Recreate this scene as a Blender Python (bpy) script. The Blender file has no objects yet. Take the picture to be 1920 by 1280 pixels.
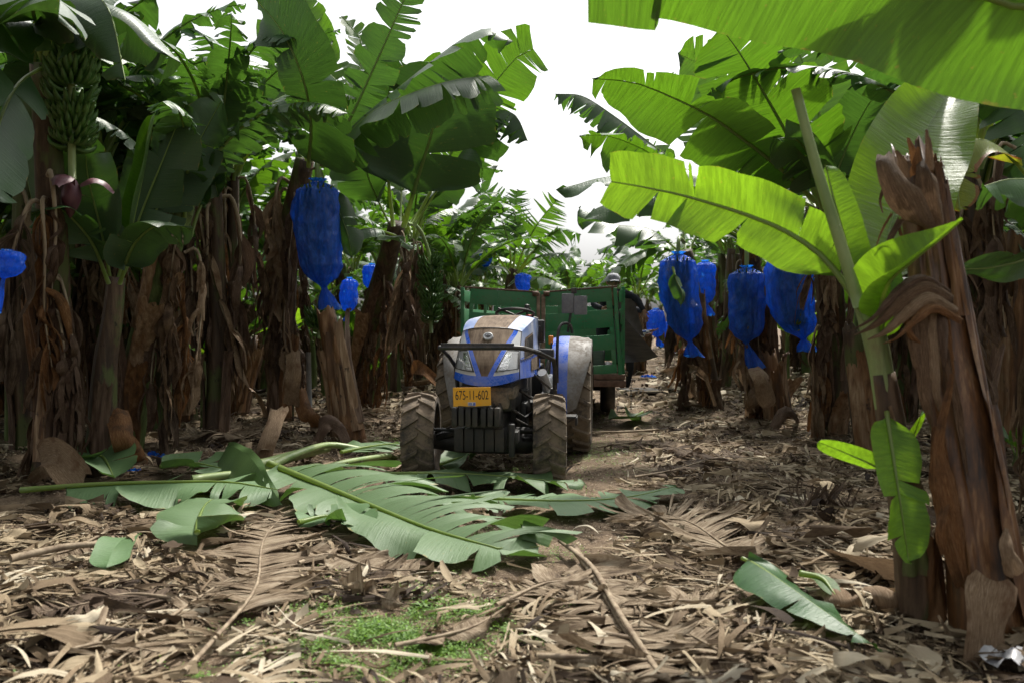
EXPOSURE = 1.1
import bpy, bmesh, math, random
import numpy as np
from mathutils import Vector, Matrix, Euler
SC = bpy.context.scene
COL = SC.collection
PI = math.pi
# ---------------------------------------------------------------- camera
F_PX, HC, PITCH = 1660.0, 1.48, math.atan(40/1660.0)
cam_d = bpy.data.cameras.new('camera'); cam = bpy.data.objects.new('camera', cam_d); COL.objects.link(cam)
cam.location = (0, 0, HC); cam.rotation_euler = (PI/2 - PITCH, 0, 0)
cam_d.sensor_width = 36; cam_d.lens = F_PX/1920*36; cam_d.clip_start = 0.05; cam_d.clip_end = 600
cam_d.dof.use_dof = True; cam_d.dof.focus_distance = 8.5; cam_d.dof.aperture_fstop = 2.4
SC.camera = cam
CP, SP = math.cos(PITCH), math.sin(PITCH)
def P(x, y, d):
    """world point seen at photograph pixel (x, y) at depth d metres"""
    cx, cy = (x-960)/F_PX*d, -(y-640)/F_PX*d
    return np.array([cx, d*CP + cy*SP, HC - d*SP + cy*CP])
def G(x, y, z=0.0):
    """ground point under a photograph pixel"""
    a = P(x, y, 1.0) - np.array([0, 0, HC])
    k = (z-HC)/a[2]
    return np.array([a[0]*k, a[1]*k, z])
def nrm(v):
    v = np.asarray(v, float); n = np.linalg.norm(v, axis=-1, keepdims=True); return v/np.maximum(n, 1e-9)

# ---------------------------------------------------------------- objects
def tag(o, label=None, cat=None, group=None, kind=None):
    if label: o['label'] = label
    if cat: o['category'] = cat
    if group: o['group'] = group
    if kind: o['kind'] = kind
    return o
def thing(name, loc, label, cat, group=None, rot=(0, 0, 0)):
    o = bpy.data.objects.new(name, None); COL.objects.link(o)
    o.location = [float(c) for c in loc]; o.rotation_euler = rot; o.empty_display_size = 0.1
    return tag(o, label, cat, group)
def place(name, data, parent=None, loc=(0, 0, 0), rot=(0, 0, 0), scale=1.0):
    o = bpy.data.objects.new(name, data); COL.objects.link(o)
    o.location = [float(c) for c in loc]; o.rotation_euler = rot
    o.scale = (scale,)*3 if not hasattr(scale, '__len__') else scale
    if parent: o.parent = parent
    return o
class MB:
    def __init__(s): s.V = []; s.F = []; s.M = []; s.U = []; s.C = []; s.n = 0
    def raw(s, V, F, mat=0, uv=None, col=None):
        V = np.asarray(V, float).reshape(-1, 3); k = len(V)
        s.V.append(V); s.F += [tuple(int(i)+s.n for i in f) for f in F]
        s.M += [mat]*len(F) if not hasattr(mat, '__len__') else list(mat)
        s.U.append(np.zeros((k, 2)) if uv is None else np.asarray(uv, float).reshape(-1, 2))
        s.C.append(np.full(k, 0.5) if col is None else np.broadcast_to(np.asarray(col, float).reshape(-1), (k,)))
        s.n += k; return s
    def grid(s, A, mat=0, uv=None, closev=False, col=None, flip=False):
        A = np.asarray(A, float); nu, nv = A.shape[:2]
        I = np.arange(nu*nv).reshape(nu, nv)
        if closev: I = np.concatenate([I, I[:, :1]], 1)
        q = np.stack([I[:-1, :-1], I[1:, :-1], I[1:, 1:], I[:-1, 1:]], -1).reshape(-1, 4)
        if flip: q = q[:, ::-1]
        return s.raw(A.reshape(-1, 3), q.tolist(), mat, uv, col)
    def tube(s, pts, rad, n=8, mat=0, caps=True, squash=1.0, uv=False):
        pts = np.asarray(pts, float); m = len(pts); rad = np.broadcast_to(np.asarray(rad, float), (m,))
        T = nrm(np.gradient(pts, axis=0))
        ref = np.array([0, 0, 1.0]) if abs(T[0][2]) < .9 else np.array([1.0, 0, 0])
        N = nrm(ref - T[0]*ref.dot(T[0])); A = np.zeros((m, n, 3))
        for i in range(m):
            N = N - T[i]*N.dot(T[i]); N = N/np.linalg.norm(N); B = np.cross(T[i], N)
            a = np.arange(n)*2*PI/n
            A[i] = pts[i] + rad[i]*(np.cos(a)[:, None]*N*squash + np.sin(a)[:, None]*B)
        b = s.n; s.grid(A, mat, closev=True, flip=True)
        if caps:
            s.F.append(tuple(b+j for j in range(n))); s.F.append(tuple(b+(m-1)*n+j for j in reversed(range(n)))); s.M += [mat, mat]
        return s
    def box(s, c, size, bev=0.0, rot=None, mat=0, seg=2):
        bm = bmesh.new(); bmesh.ops.create_cube(bm, size=1.0)
        for v in bm.verts: v.co = Vector((v.co.x*size[0], v.co.y*size[1], v.co.z*size[2]))
        if bev > 0: bmesh.ops.bevel(bm, geom=bm.edges[:], offset=min(bev, min(size)*.45), segments=seg, profile=.6, affect='EDGES')
        R = Euler(rot).to_matrix() if rot is not None else Matrix.Identity(3)
        bm.verts.index_update()
        V = [tuple(R @ v.co + Vector(c)) for v in bm.verts]; Fs = [[v.index for v in f.verts] for f in bm.faces]
        bm.free(); return s.raw(V, Fs, mat)
    def lathe(s, prof, n=32, axis='x', c=(0, 0, 0), mat=0, caps=False):
        prof = np.asarray(prof, float); a = np.arange(n)*2*PI/n
        x = np.repeat(prof[:, :1], n, 1); y = prof[:, 1:2]*np.cos(a); z = prof[:, 1:2]*np.sin(a)
        A = {'x': np.stack([x, y, z], -1), 'y': np.stack([z, x, y], -1), 'z': np.stack([y, z, x], -1)}[axis] + np.array(c)
        b = s.n; s.grid(A, mat, closev=True, flip=True)
        if caps:
            m = len(prof)
            s.F.append(tuple(b+j for j in range(n))); s.F.append(tuple(b+(m-1)*n+j for j in reversed(range(n)))); s.M += [mat, mat]
        return s
    def mesh(s, name, mats, origin=(0, 0, 0), smooth=True, sharp=None):
        me = bpy.data.meshes.new(name)
        V = np.concatenate(s.V) - np.asarray(origin, float)
        me.from_pydata(V.tolist(), [], s.F)
        for m in (mats if isinstance(mats, (list, tuple)) else [mats]): me.materials.append(m)
        me.polygons.foreach_set('material_index', s.M)
        me.polygons.foreach_set('use_smooth', [smooth]*len(s.F))
        li = np.zeros(len(me.loops), dtype=np.int32); me.loops.foreach_get('vertex_index', li)
        U = np.concatenate(s.U); uvl = me.uv_layers.new(name='UVMap'); uvl.data.foreach_set('uv', U[li].ravel())
        at = me.attributes.new('tint', 'FLOAT', 'POINT'); at.data.foreach_set('value', np.concatenate(s.C))
        if smooth and sharp: me.set_sharp_from_angle(angle=math.radians(sharp))
        me.update(); return me
    def build(s, name, mats, parent=None, origin=(0, 0, 0), smooth=True, sharp=None, rel=None):
        """one mesh object; origin is world (or in the parent's own frame), rel = parent's world location"""
        me = s.mesh(name, mats, origin, smooth, sharp)
        loc = np.asarray(origin, float) - (np.asarray(rel, float) if rel is not None else 0)
        return place(name, me, parent, loc)
def text_geo(body, height, extrude=0.0):
    cu = bpy.data.curves.new('text', 'FONT'); cu.body = body; cu.align_x = 'CENTER'; cu.align_y = 'CENTER'; cu.size = 1.0; cu.extrude = extrude
    o = bpy.data.objects.new('text', cu); COL.objects.link(o)
    dg = bpy.context.evaluated_depsgraph_get(); me = bpy.data.meshes.new_from_object(o.evaluated_get(dg))
    V = np.array([v.co[:] for v in me.vertices]); F = [list(p.vertices) for p in me.polygons]
    bpy.data.objects.remove(o); bpy.data.curves.remove(cu); bpy.data.meshes.remove(me)
    return V*height, F

# ---------------------------------------------------------------- materials
class NT:
    def __init__(s, name):
        s.m = bpy.data.materials.new(name); s.m.use_nodes = True; s.t = s.m.node_tree; s.t.nodes.clear()
        s.out = s.n('ShaderNodeOutputMaterial')
    def n(s, ty, **kw):
        nd = s.t.nodes.new(ty)
        for k, v in kw.items(): setattr(nd, k, v)
        return nd
    def put(s, sock, v):
        if hasattr(v, 'is_linked') or hasattr(v, 'links'): s.t.links.new(v, sock)
        elif isinstance(v, tuple) and len(v) == 3 and sock.type == 'RGBA': sock.default_value = (*v, 1)
        else: sock.default_value = v
    def noise(s, vec, scale, detail=4, rough=.55):
        nd = s.n('ShaderNodeTexNoise'); s.put(nd.inputs['Vector'], vec); nd.inputs['Scale'].default_value = scale
        nd.inputs['Detail'].default_value = detail; nd.inputs['Roughness'].default_value = rough; return nd.outputs['Fac']
    def ramp(s, fac, *stops):
        nd = s.n('ShaderNodeValToRGB'); s.put(nd.inputs['Fac'], fac); e = nd.color_ramp.elements
        while len(e) < len(stops): e.new(.5)
        for k, (p, c) in enumerate(stops):
            e[k].position = p; e[k].color = (*c, 1) if hasattr(c, '__len__') else (c, c, c, 1)
        return nd.outputs['Color']
    def mix(s, fac, a, b, mode='MIX'):
        nd = s.n('ShaderNodeMix', data_type='RGBA', blend_type=mode); s.put(nd.inputs['Factor'], fac)
        ins = [i for i in nd.inputs if i.type == 'RGBA']; s.put(ins[0], a); s.put(ins[1], b)
        return [o for o in nd.outputs if o.type == 'RGBA'][0]
    def math(s, op, a, b=0.0, c=0.0):
        nd = s.n('ShaderNodeMath', operation=op); s.put(nd.inputs[0], a); s.put(nd.inputs[1], b); s.put(nd.inputs[2], c); return nd.outputs[0]
    def coord(s, kind='Object'): return s.n('ShaderNodeTexCoord').outputs[kind]
    def scale(s, vec, sc, add=None):
        nd = s.n('ShaderNodeVectorMath', operation='MULTIPLY'); s.put(nd.inputs[0], vec); nd.inputs[1].default_value = sc
        if add is None: return nd.outputs[0]
        n2 = s.n('ShaderNodeVectorMath', operation='ADD'); s.put(n2.inputs[0], nd.outputs[0]); s.put(n2.inputs[1], add); return n2.outputs[0]
    def rnd(s): return s.n('ShaderNodeObjectInfo').outputs['Random']
    def attr(s, name='tint'): return s.n('ShaderNodeAttribute', attribute_name=name).outputs['Fac']
    def bump(s, h, strength=.3, dist=.01):
        nd = s.n('ShaderNodeBump'); nd.inputs['Strength'].default_value = strength; nd.inputs['Distance'].default_value = dist
        s.put(nd.inputs['Height'], h); return nd.outputs['Normal']
    def bsdf(s, col, rough=.5, normal=None, metal=0.0, spec=.5, **kw):
        nd = s.n('ShaderNodeBsdfPrincipled'); s.put(nd.inputs['Base Color'], col); s.put(nd.inputs['Roughness'], rough)
        s.put(nd.inputs['Metallic'], metal); nd.inputs['Specular IOR Level'].default_value = spec
        for k, v in kw.items(): s.put(nd.inputs[k], v)
        if normal is not None: s.put(nd.inputs['Normal'], normal)
        return nd.outputs[0]
    def done(s, sh): s.t.links.new(sh, s.out.inputs['Surface']); return s.m
    def mixsh(s, fac, a, b):
        nd = s.n('ShaderNodeMixShader'); s.put(nd.inputs[0], fac); s.t.links.new(a, nd.inputs[1]); s.t.links.new(b, nd.inputs[2]); return nd.outputs[0]

def leaf_mat(name, dark, light, under, trans, tfac=.42, edge=(.21, .17, .035), edge_on=.965, rough=.38, vein=.35, brown=.0, spec=.5):
    t = NT(name); uv = t.coord('UV'); r = t.rnd()
    sep = t.n('ShaderNodeSeparateXYZ'); t.put(sep.inputs[0], uv)
    u, v = sep.outputs[0], sep.outputs[1]
    cmb = t.n('ShaderNodeCombineXYZ'); t.put(cmb.inputs[0], t.math('MULTIPLY', u, .35)); t.put(cmb.inputs[1], t.math('MULTIPLY', v, 16.0)); t.put(cmb.inputs[2], t.math('MULTIPLY', r, 37.0))
    st = t.noise(cmb.outputs[0], 4.0, 5, .65)                       # fine veins across the blade
    cmb2 = t.n('ShaderNodeCombineXYZ'); t.put(cmb2.inputs[0], t.math('MULTIPLY', u, .6)); t.put(cmb2.inputs[1], t.math('MULTIPLY', v, 2.2)); t.put(cmb2.inputs[2], t.math('MULTIPLY', r, 91.0))
    big = t.noise(cmb2.outputs[0], 1.8, 3, .5)
    c = t.mix(t.ramp(big, (.3, 0.0), (.7, 1.0)), dark, light)
    sr = t.ramp(st, (.40, 0.0), (.60, 1.0)); c = t.mix(t.math('MULTIPLY', sr, vein+.15), c, light)
    hs = t.n('ShaderNodeHueSaturation'); t.put(hs.inputs['Hue'], t.math('MULTIPLY_ADD', r, .028, .490)); t.put(hs.inputs['Value'], t.math('MULTIPLY_ADD', r, .5, .78)); t.put(hs.inputs['Color'], c)
    c = hs.outputs[0]
    au = t.math('ABSOLUTE', u)
    en = t.noise(t.scale(uv, (3.0, 5.0, 1)), 2.0, 4)
    ed = t.ramp(t.math('ADD', au, t.math('MULTIPLY', t.math('SUBTRACT', en, .62), .30+brown)), (edge_on, 0.0), (min(edge_on+.05, 1.0), 1.0))
    top = t.mix(ed, c, edge)
    sp_ = t.noise(t.scale(uv, (9, 34, 1), cmb2.outputs[0]), 1.0, 3, .7); spot = t.math('MULTIPLY', t.ramp(sp_, (.66, 0.0), (.70, 1.0)), .55)
    ed = t.math('MAXIMUM', ed, spot)
    bf = t.n('ShaderNodeNewGeometry').outputs['Backfacing']
    und = t.mix(ed, t.mix(t.math('MULTIPLY', st, .5), under, c), edge)
    col = t.mix(bf, top, und)
    nor = t.bump(t.math('ADD', t.math('MULTIPLY', st, .6), t.math('MULTIPLY', big, .3)), .6, .014)
    b = t.bsdf(col, t.math('MULTIPLY_ADD', bf, .18, rough), nor, spec=spec)
    tr = t.n('ShaderNodeBsdfTranslucent'); t.put(tr.inputs['Normal'], nor)
    tc = t.mix(t.math('MULTIPLY', sr, .75), trans, tuple(.52*k for k in trans))
    t.put(tr.inputs['Color'], t.mix(ed, tc, edge))
    return t.done(t.mixsh(tfac, b, tr.outputs[0]))

M = {}
M['leaf'] = leaf_mat('leaf_green', (.018, .050, .014), (.042, .095, .026), (.06, .105, .045), (.085, .21, .018), .32)
M['leaf_mid'] = leaf_mat('leaf_mid_green', (.030, .078, .014), (.055, .12, .022), (.075, .13, .04), (.125, .29, .010), .38)
M['leaf_young'] = leaf_mat('leaf_young_green', (.065, .16, .012), (.092, .205, .016), (.10, .205, .03), (.25, .47, .014), .46, edge=(.28, .26, .03), edge_on=.97)
M['leaf_cut'] = leaf_mat('leaf_fallen_green', (.045, .098, .032), (.074, .142, .046), (.098, .168, .070), (.13, .26, .04), .22, rough=.38)
M['leaf_shade_tint'] = leaf_mat('leaf_shade_tint_green', (.020, .056, .016), (.040, .090, .028), (.05, .088, .040), (.045, .115, .010), .25)  # leaf copy with canopy shade put into its darker, less translucent colours
def dry_mat(name, stops, tfac=.15):
    t = NT(name); uv = t.coord('UV'); o = t.coord(); r = t.rnd(); sep = t.n('ShaderNodeSeparateXYZ'); t.put(sep.inputs[0], uv); u, v = sep.outputs[0], sep.outputs[1]
    def st(a, b, sc, d):
        c = t.n('ShaderNodeCombineXYZ'); t.put(c.inputs[0], t.math('MULTIPLY', u, a)); t.put(c.inputs[1], t.math('MULTIPLY', v, b)); t.put(c.inputs[2], t.math('MULTIPLY', r, 61.0)); return t.noise(c.outputs[0], sc, d, .65)
    f1, f2, f3 = st(.5, 14.0, 3.0, 4), st(.9, 60.0, 3.0, 3), t.noise(o, 6.5, 5, .65)
    k = t.math('ADD', t.math('ADD', t.math('MULTIPLY', f1, .42), t.math('MULTIPLY', f2, .26)), t.math('MULTIPLY', f3, .32))
    c = t.ramp(k, *stops); bs = t.bsdf(c, .75, t.bump(t.math('ADD', f1, f2), .9, .012), spec=.18); tr = t.n('ShaderNodeBsdfTranslucent'); t.put(tr.inputs['Color'], c); return t.done(t.mixsh(tfac, bs, tr.outputs[0]))
M['leaf_dry'] = dry_mat('leaf_dry_brown', ((.36, (.035, .022, .015)), (.45, (.13, .092, .058)), (.53, (.26, .20, .135)), (.66, (.42, .36, .27))))
M['leaf_dark_dry'] = dry_mat('leaf_dark_dry', ((.36, (.018, .012, .009)), (.46, (.06, .04, .027)), (.55, (.13, .092, .063)), (.68, (.24, .185, .135))))
M['leaf_yellow'] = leaf_mat('leaf_yellowing', (.07, .12, .012), (.16, .17, .018), (.13, .15, .03), (.4, .42, .02), .42, edge=(.22, .09, .02), edge_on=.72, brown=.3)
def simple(name, c1, c2, sc=(6, 6, 6), rough=.6, bump=.2, metal=0.0, spec=.4, dist=.01, detail=5, lo=.35, hi=.65):
    t = NT(name); v = t.scale(t.coord(), sc, t.scale(t.n('ShaderNodeCombineXYZ').outputs[0], (1, 1, 1)))
    nd = t.n('ShaderNodeVectorMath', operation='ADD'); t.put(nd.inputs[0], v)
    cb = t.n('ShaderNodeCombineXYZ'); t.put(cb.inputs[0], t.math('MULTIPLY', t.rnd(), 50.0)); t.put(nd.inputs[1], cb.outputs[0])
    f = t.noise(nd.outputs[0], 1.0, detail, .6)
    return t.done(t.bsdf(t.mix(t.ramp(f, (lo, 0.0), (hi, 1.0)), c1, c2), rough, t.bump(f, bump, dist), metal, spec))
def rib_mat():
    t = NT('midrib_green'); f = t.noise(t.coord(), 3.0, 4); b = t.bsdf(t.mix(f, (.13, .21, .05), (.24, .31, .10)), .42, spec=.5)
    tr = t.n('ShaderNodeBsdfTranslucent'); t.put(tr.inputs['Color'], (.42, .52, .10)); return t.done(t.mixsh(.40, b, tr.outputs[0]))
M['midrib'] = rib_mat()
M['midrib_dry'] = simple('midrib_dry', (.15, .11, .075), (.31, .25, .175), (14, 14, 3), .75, .4, spec=.15)
M['stalk'] = simple('stalk_green', (.13, .20, .06), (.24, .30, .12), (5, 5, 2), .45, .15)
def stem_mat(name, a, b, c, gr, gfac, streak=9.0):
    t = NT(name); cb = t.n('ShaderNodeCombineXYZ'); t.put(cb.inputs[0], t.math('MULTIPLY', t.rnd(), 50.0)); t.put(cb.inputs[2], t.math('MULTIPLY', t.rnd(), 31.0))
    o = t.coord(); v = t.scale(o, (streak, streak, .9), cb.outputs[0]); f = t.noise(v, 1.6, 6, .65)
    f2 = t.noise(t.scale(o, (3.0, 3.0, 1.3), cb.outputs[0]), 1.3, 4, .6)
    col = t.ramp(f, (.30, a), (.50, b), (.72, c))
    col = t.mix(t.math('MULTIPLY', t.ramp(f2, (.52, 0.0), (.60, 1.0)), gfac), col, gr)
    f3 = t.noise(t.scale(o, (5.0, 5.0, 3.0), cb.outputs[0]), 2.6, 5, .7)
    col = t.mix(t.ramp(f3, (.60, 0.0), (.68, .85)), col, (.018, .012, .010))
    nor = t.bump(t.math('ADD', f, t.math('MULTIPLY', f3, .4)), .6, .02)
    return t.done(t.bsdf(col, .62, nor, spec=.3))
M['stem'] = stem_mat('pseudostem_brown', (.025, .016, .011), (.065, .04, .024), (.15, .10, .06), (.075, .10, .028), .75)
M['stem_green'] = stem_mat('pseudostem_green', (.05, .06, .02), (.10, .14, .04), (.17, .21, .08), (.06, .035, .02), .7)
M['stem_orange'] = stem_mat('pseudostem_dead', (.03, .016, .009), (.12, .055, .02), (.26, .15, .075), (.05, .028, .016), .6)
M['sheath'] = stem_mat('dry_sheath', (.085, .045, .022), (.21, .13, .072), (.36, .26, .165), (.15, .065, .022), .5, 14.0)
def flap_mat(name, a, b, c, blot):
    t = NT(name); uv = t.coord('UV'); o = t.coord(); f = t.noise(t.scale(uv, (1.5, 26, 1)), 3.0, 6, .7); f2 = t.noise(o, 7.0, 5, .6); f3 = t.noise(t.scale(uv, (3, 60, 1)), 4.0, 3, .6)
    col = t.ramp(t.math('ADD', t.math('MULTIPLY', f, .65), t.math('MULTIPLY', f3, .35)), (.38, a), (.5, b), (.61, c)); col = t.mix(t.math('MULTIPLY', t.ramp(f2, (.50, 0.0), (.64, 1.0)), .75), col, blot)
    bs = t.bsdf(col, .7, t.bump(t.math('ADD', f, t.math('MULTIPLY', f2, .6)), .8, .02), spec=.25); tr = t.n('ShaderNodeBsdfTranslucent'); t.put(tr.inputs['Color'], b); return t.done(t.mixsh(.15, bs, tr.outputs[0]))
M['flap'] = flap_mat('sheath_flap', (.10, .058, .03), (.24, .16, .095), (.40, .30, .20), (.11, .05, .02))
M['flap_brown'] = flap_mat('sheath_flap_brown', (.05, .028, .016), (.135, .082, .046), (.26, .175, .11), (.045, .024, .014))
M['flap_orange'] = flap_mat('sheath_flap_orange', (.06, .028, .012), (.19, .085, .03), (.33, .19, .09), (.05, .025, .013))
M['flap_dark'] = flap_mat('sheath_flap_dark', (.04, .023, .014), (.10, .06, .038), (.20, .14, .095), (.05, .025, .013))
def smooth_stem(name, a, b, c, blot, bf, rough=.42):
    t = NT(name); cb = t.n('ShaderNodeCombineXYZ'); t.put(cb.inputs[0], t.math('MULTIPLY', t.rnd(), 50.0)); o = t.coord()
    f = t.noise(t.scale(o, (11, 11, .55), cb.outputs[0]), 1.2, 4, .55); f2 = t.noise(t.scale(o, (2.6, 2.6, 1.6), cb.outputs[0]), 1.5, 5, .65); f3 = t.noise(t.scale(o, (60, 60, 2.0), cb.outputs[0]), 1.5, 3, .6)
    col = t.ramp(t.math('ADD', t.math('MULTIPLY', f, .75), t.math('MULTIPLY', f3, .25)), (.36, a), (.52, b), (.68, c)); col = t.mix(t.math('MULTIPLY', t.ramp(f2, (.50, 0.0), (.62, 1.0)), bf), col, blot)
    return t.done(t.bsdf(col, rough, t.bump(t.math('ADD', f, t.math('MULTIPLY', f3, .5)), .35, .012), spec=.45))
M['stem_dead'] = smooth_stem('dead_stem_smooth', (.020, .011, .007), (.115, .050, .017), (.33, .20, .095), (.016, .010, .008), .70)
M['stem_pale'] = smooth_stem('young_stem_pale', (.13, .18, .065), (.20, .26, .10), (.28, .33, .16), (.12, .075, .045), .45)
M['sheath_dark'] = stem_mat('dry_sheath_dark', (.04, .024, .016), (.10, .062, .04), (.19, .13, .09), (.07, .035, .02), .5, 14.0)
# ---------------------------------------------------------------- leaves
def spline(pts, n):
    p = np.asarray(pts, float)
    if len(p) == 2: p = np.array([p[0], p.mean(0), p[1]])
    q = np.vstack([2*p[0]-p[1], p, 2*p[-1]-p[-2]]); out = []
    for i in range(1, len(q)-2):
        t = np.linspace(0, 1, 24, endpoint=False)[:, None]
        a, b, c, d = q[i-1], q[i], q[i+1], q[i+2]
        out.append(.5*((2*b)+(-a+c)*t+(2*a-5*b+4*c-d)*t**2+(-a+3*b-3*c+d)*t**3))
    out = np.vstack(out+[q[-2:-1]])
    s = np.r_[0, np.cumsum(np.linalg.norm(np.diff(out, axis=0), axis=1))]
    k = np.linspace(0, s[-1], n)
    return np.stack([np.interp(k, s, out[:, i]) for i in range(3)], 1), s[-1]
def leaf_geo(mb, pts, W, up=(0, 0, 1), pet=.14, tears=6, droop=.25, curl=.35, fwd=.28, gap=.06, jit=.3, seed=0, wr=(1, 1),
             tip='round', r0=.022, nq=6, wave=.02, roll=(0, 0), rib=True, tmax=1.0, holes=0.0, mats=(0, 1), crinkle=0.0, q0r=(0.0, .55), dens=26, uvo=0.0, droop2=None, curl2=None, tears2=None):
    rg = np.random.default_rng(seed); n = 48
    C, L = spline(pts, n); T = nrm(np.gradient(C, axis=0)); up = np.asarray(up, float)
    N = np.zeros((n, 3)); x = up - T[0]*up.dot(T[0]); x /= max(np.linalg.norm(x), 1e-6)
    for i in range(n):
        x = x - T[i]*x.dot(T[i]); x /= np.linalg.norm(x); N[i] = x
    a = np.radians(np.linspace(roll[0], roll[1], n))[:, None]; S = np.cross(T, N)
    N, S = N*np.cos(a)+S*np.sin(a), S*np.cos(a)-N*np.sin(a)
    tt = np.linspace(0, 1, n)
    f = lambda A, t: np.stack([np.interp(t, tt, A[:, i]) for i in range(3)], -1)
    def prof(s):
        b = np.clip(s/.16, 0, 1); p = np.sqrt(np.clip(1-(1-b)**2, 0, 1))
        if tip == 'round': p = p*np.sqrt(np.clip(1-np.clip((s-.45)/.55, 0, 1)**2.3, 0, 1))
        elif tip == 'point': p = p*(1-np.clip((s-.3)/.7, 0, 1)**1.7)
        else: p = p*(1-.25*np.clip((s-.5)/.5, 0, 1)**2)
        return p
    for sgn in (-1, 1):
        w0 = W*(wr[0] if sgn < 0 else wr[1])
        if w0 <= 0: continue
        nt_ = tears2 if (sgn > 0 and tears2 is not None) else tears
        br = np.sort(rg.uniform(pet+.05, tmax-.02, nt_)) if nt_ else np.array([])
        edges = np.r_[pet, br, tmax]
        for k in range(len(edges)-1):
            ta, tb = edges[k], edges[k+1]
            if tb-ta < .004: continue
            if holes and rg.random() < holes: continue
            m = max(3, int((tb-ta)*dens)+2)
            t = np.linspace(ta, tb, m)[:, None]; q = np.linspace(0, 1, nq+1)[None, :]
            dph = rg.uniform(0, 6.28); q0 = rg.uniform(*q0r); g = np.clip((q-q0)/(1-q0), 0, 1); g = g*g*(3-2*g)
            if not tears: g = g*0
            tc = (ta+tb)/2; te = t+(tc-t)*(gap*g*2.2 if tears else 0)+0*q
            hf = max((tb-ta)/2, 1e-4); x_ = (t-tc)/hf
            w = w0*prof((t-pet)/(1-pet))*(1+((rg.uniform(-.10, .06)+rg.normal(0, .05)*x_-rg.uniform(0, .14)*x_**4+.02*np.sin(7*x_+dph)) if tears else .015*np.sin(t*L*21)))
            dj = rg.normal(0, jit); cj = rg.normal(0, jit*.8); ph = rg.uniform(0, 6.28)
            dv_ = droop2 if (sgn > 0 and droop2 is not None) else droop; cv_ = curl2 if (sgn > 0 and curl2 is not None) else curl
            d0 = dv_ if not hasattr(dv_, '__len__') else np.interp(t, np.linspace(0, 1, len(dv_)), dv_)
            c0 = cv_ if not hasattr(cv_, '__len__') else np.interp(t, np.linspace(0, 1, len(cv_)), cv_)
            phi = -(d0+c0*q+(dj+cj*q)*g)
            dq = 1/nq
            ca = np.cumsum(np.cos(phi), 1)-np.cos(phi); sa = np.cumsum(np.sin(phi), 1)-np.sin(phi)
            l, h = ca*dq*w, sa*dq*w
            h = h+wave*q*np.sin(t*L*9+ph*(.3 if not tears else 1))+crinkle*q*np.sin(t*L*47+ph+2*q)
            tw = rg.normal(0, jit*.9)*g*(t-tc)*L            # strip twist
            h = h+tw
            C_, S_, N_, T_ = (f(A, te) for A in (C, S, N, T))
            fw = fwd+rg.normal(0, .10)*(1 if tears else 0)
            A = C_+S_*(sgn*l)[..., None]+N_*h[..., None]+T_*(fw*q*w)[..., None]
            uv = np.stack([sgn*q+0*t, te*L+uvo+0*q], -1)
            mb.grid(A, mats[0], uv, flip=(sgn > 0))
    if rib:
        i = np.linspace(0, int((n-1)*min(1, tmax)), 16).astype(int)
        rr = r0*(1-.86*np.linspace(0, 1, 16)**.8)
        mb.tube(C[i]-N[i]*(rr*.75)[:, None], rr, 6, mats[1], squash=.85)
    return mb
def leaf(parent, rel, pts, W, mat='leaf', name='leaf', ribmat='midrib', **kw):
    """a leaf given in world points, as a part of the plant whose root stands at rel (None: a thing of its own)"""
    mb = leaf_geo(MB(), pts, W, **kw)
    return mb.build(name, [M[mat], M[ribmat]], parent, origin=np.asarray(pts[0]), rel=rel)
def PP(*a): return [P(*q) for q in a]
def arch(L, e0, bend, pw=1.3, n=9):
    """midrib in the xz plane leaving the origin at elevation e0 and arching over by bend degrees"""
    p = [np.zeros(3)]
    for i in range(n):
        s = (i+.5)/n; th = math.radians(e0-bend*s**pw); p.append(p[-1]+np.array([math.cos(th), 0, math.sin(th)])*L/n)
    return p
ARCH = {}
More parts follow.
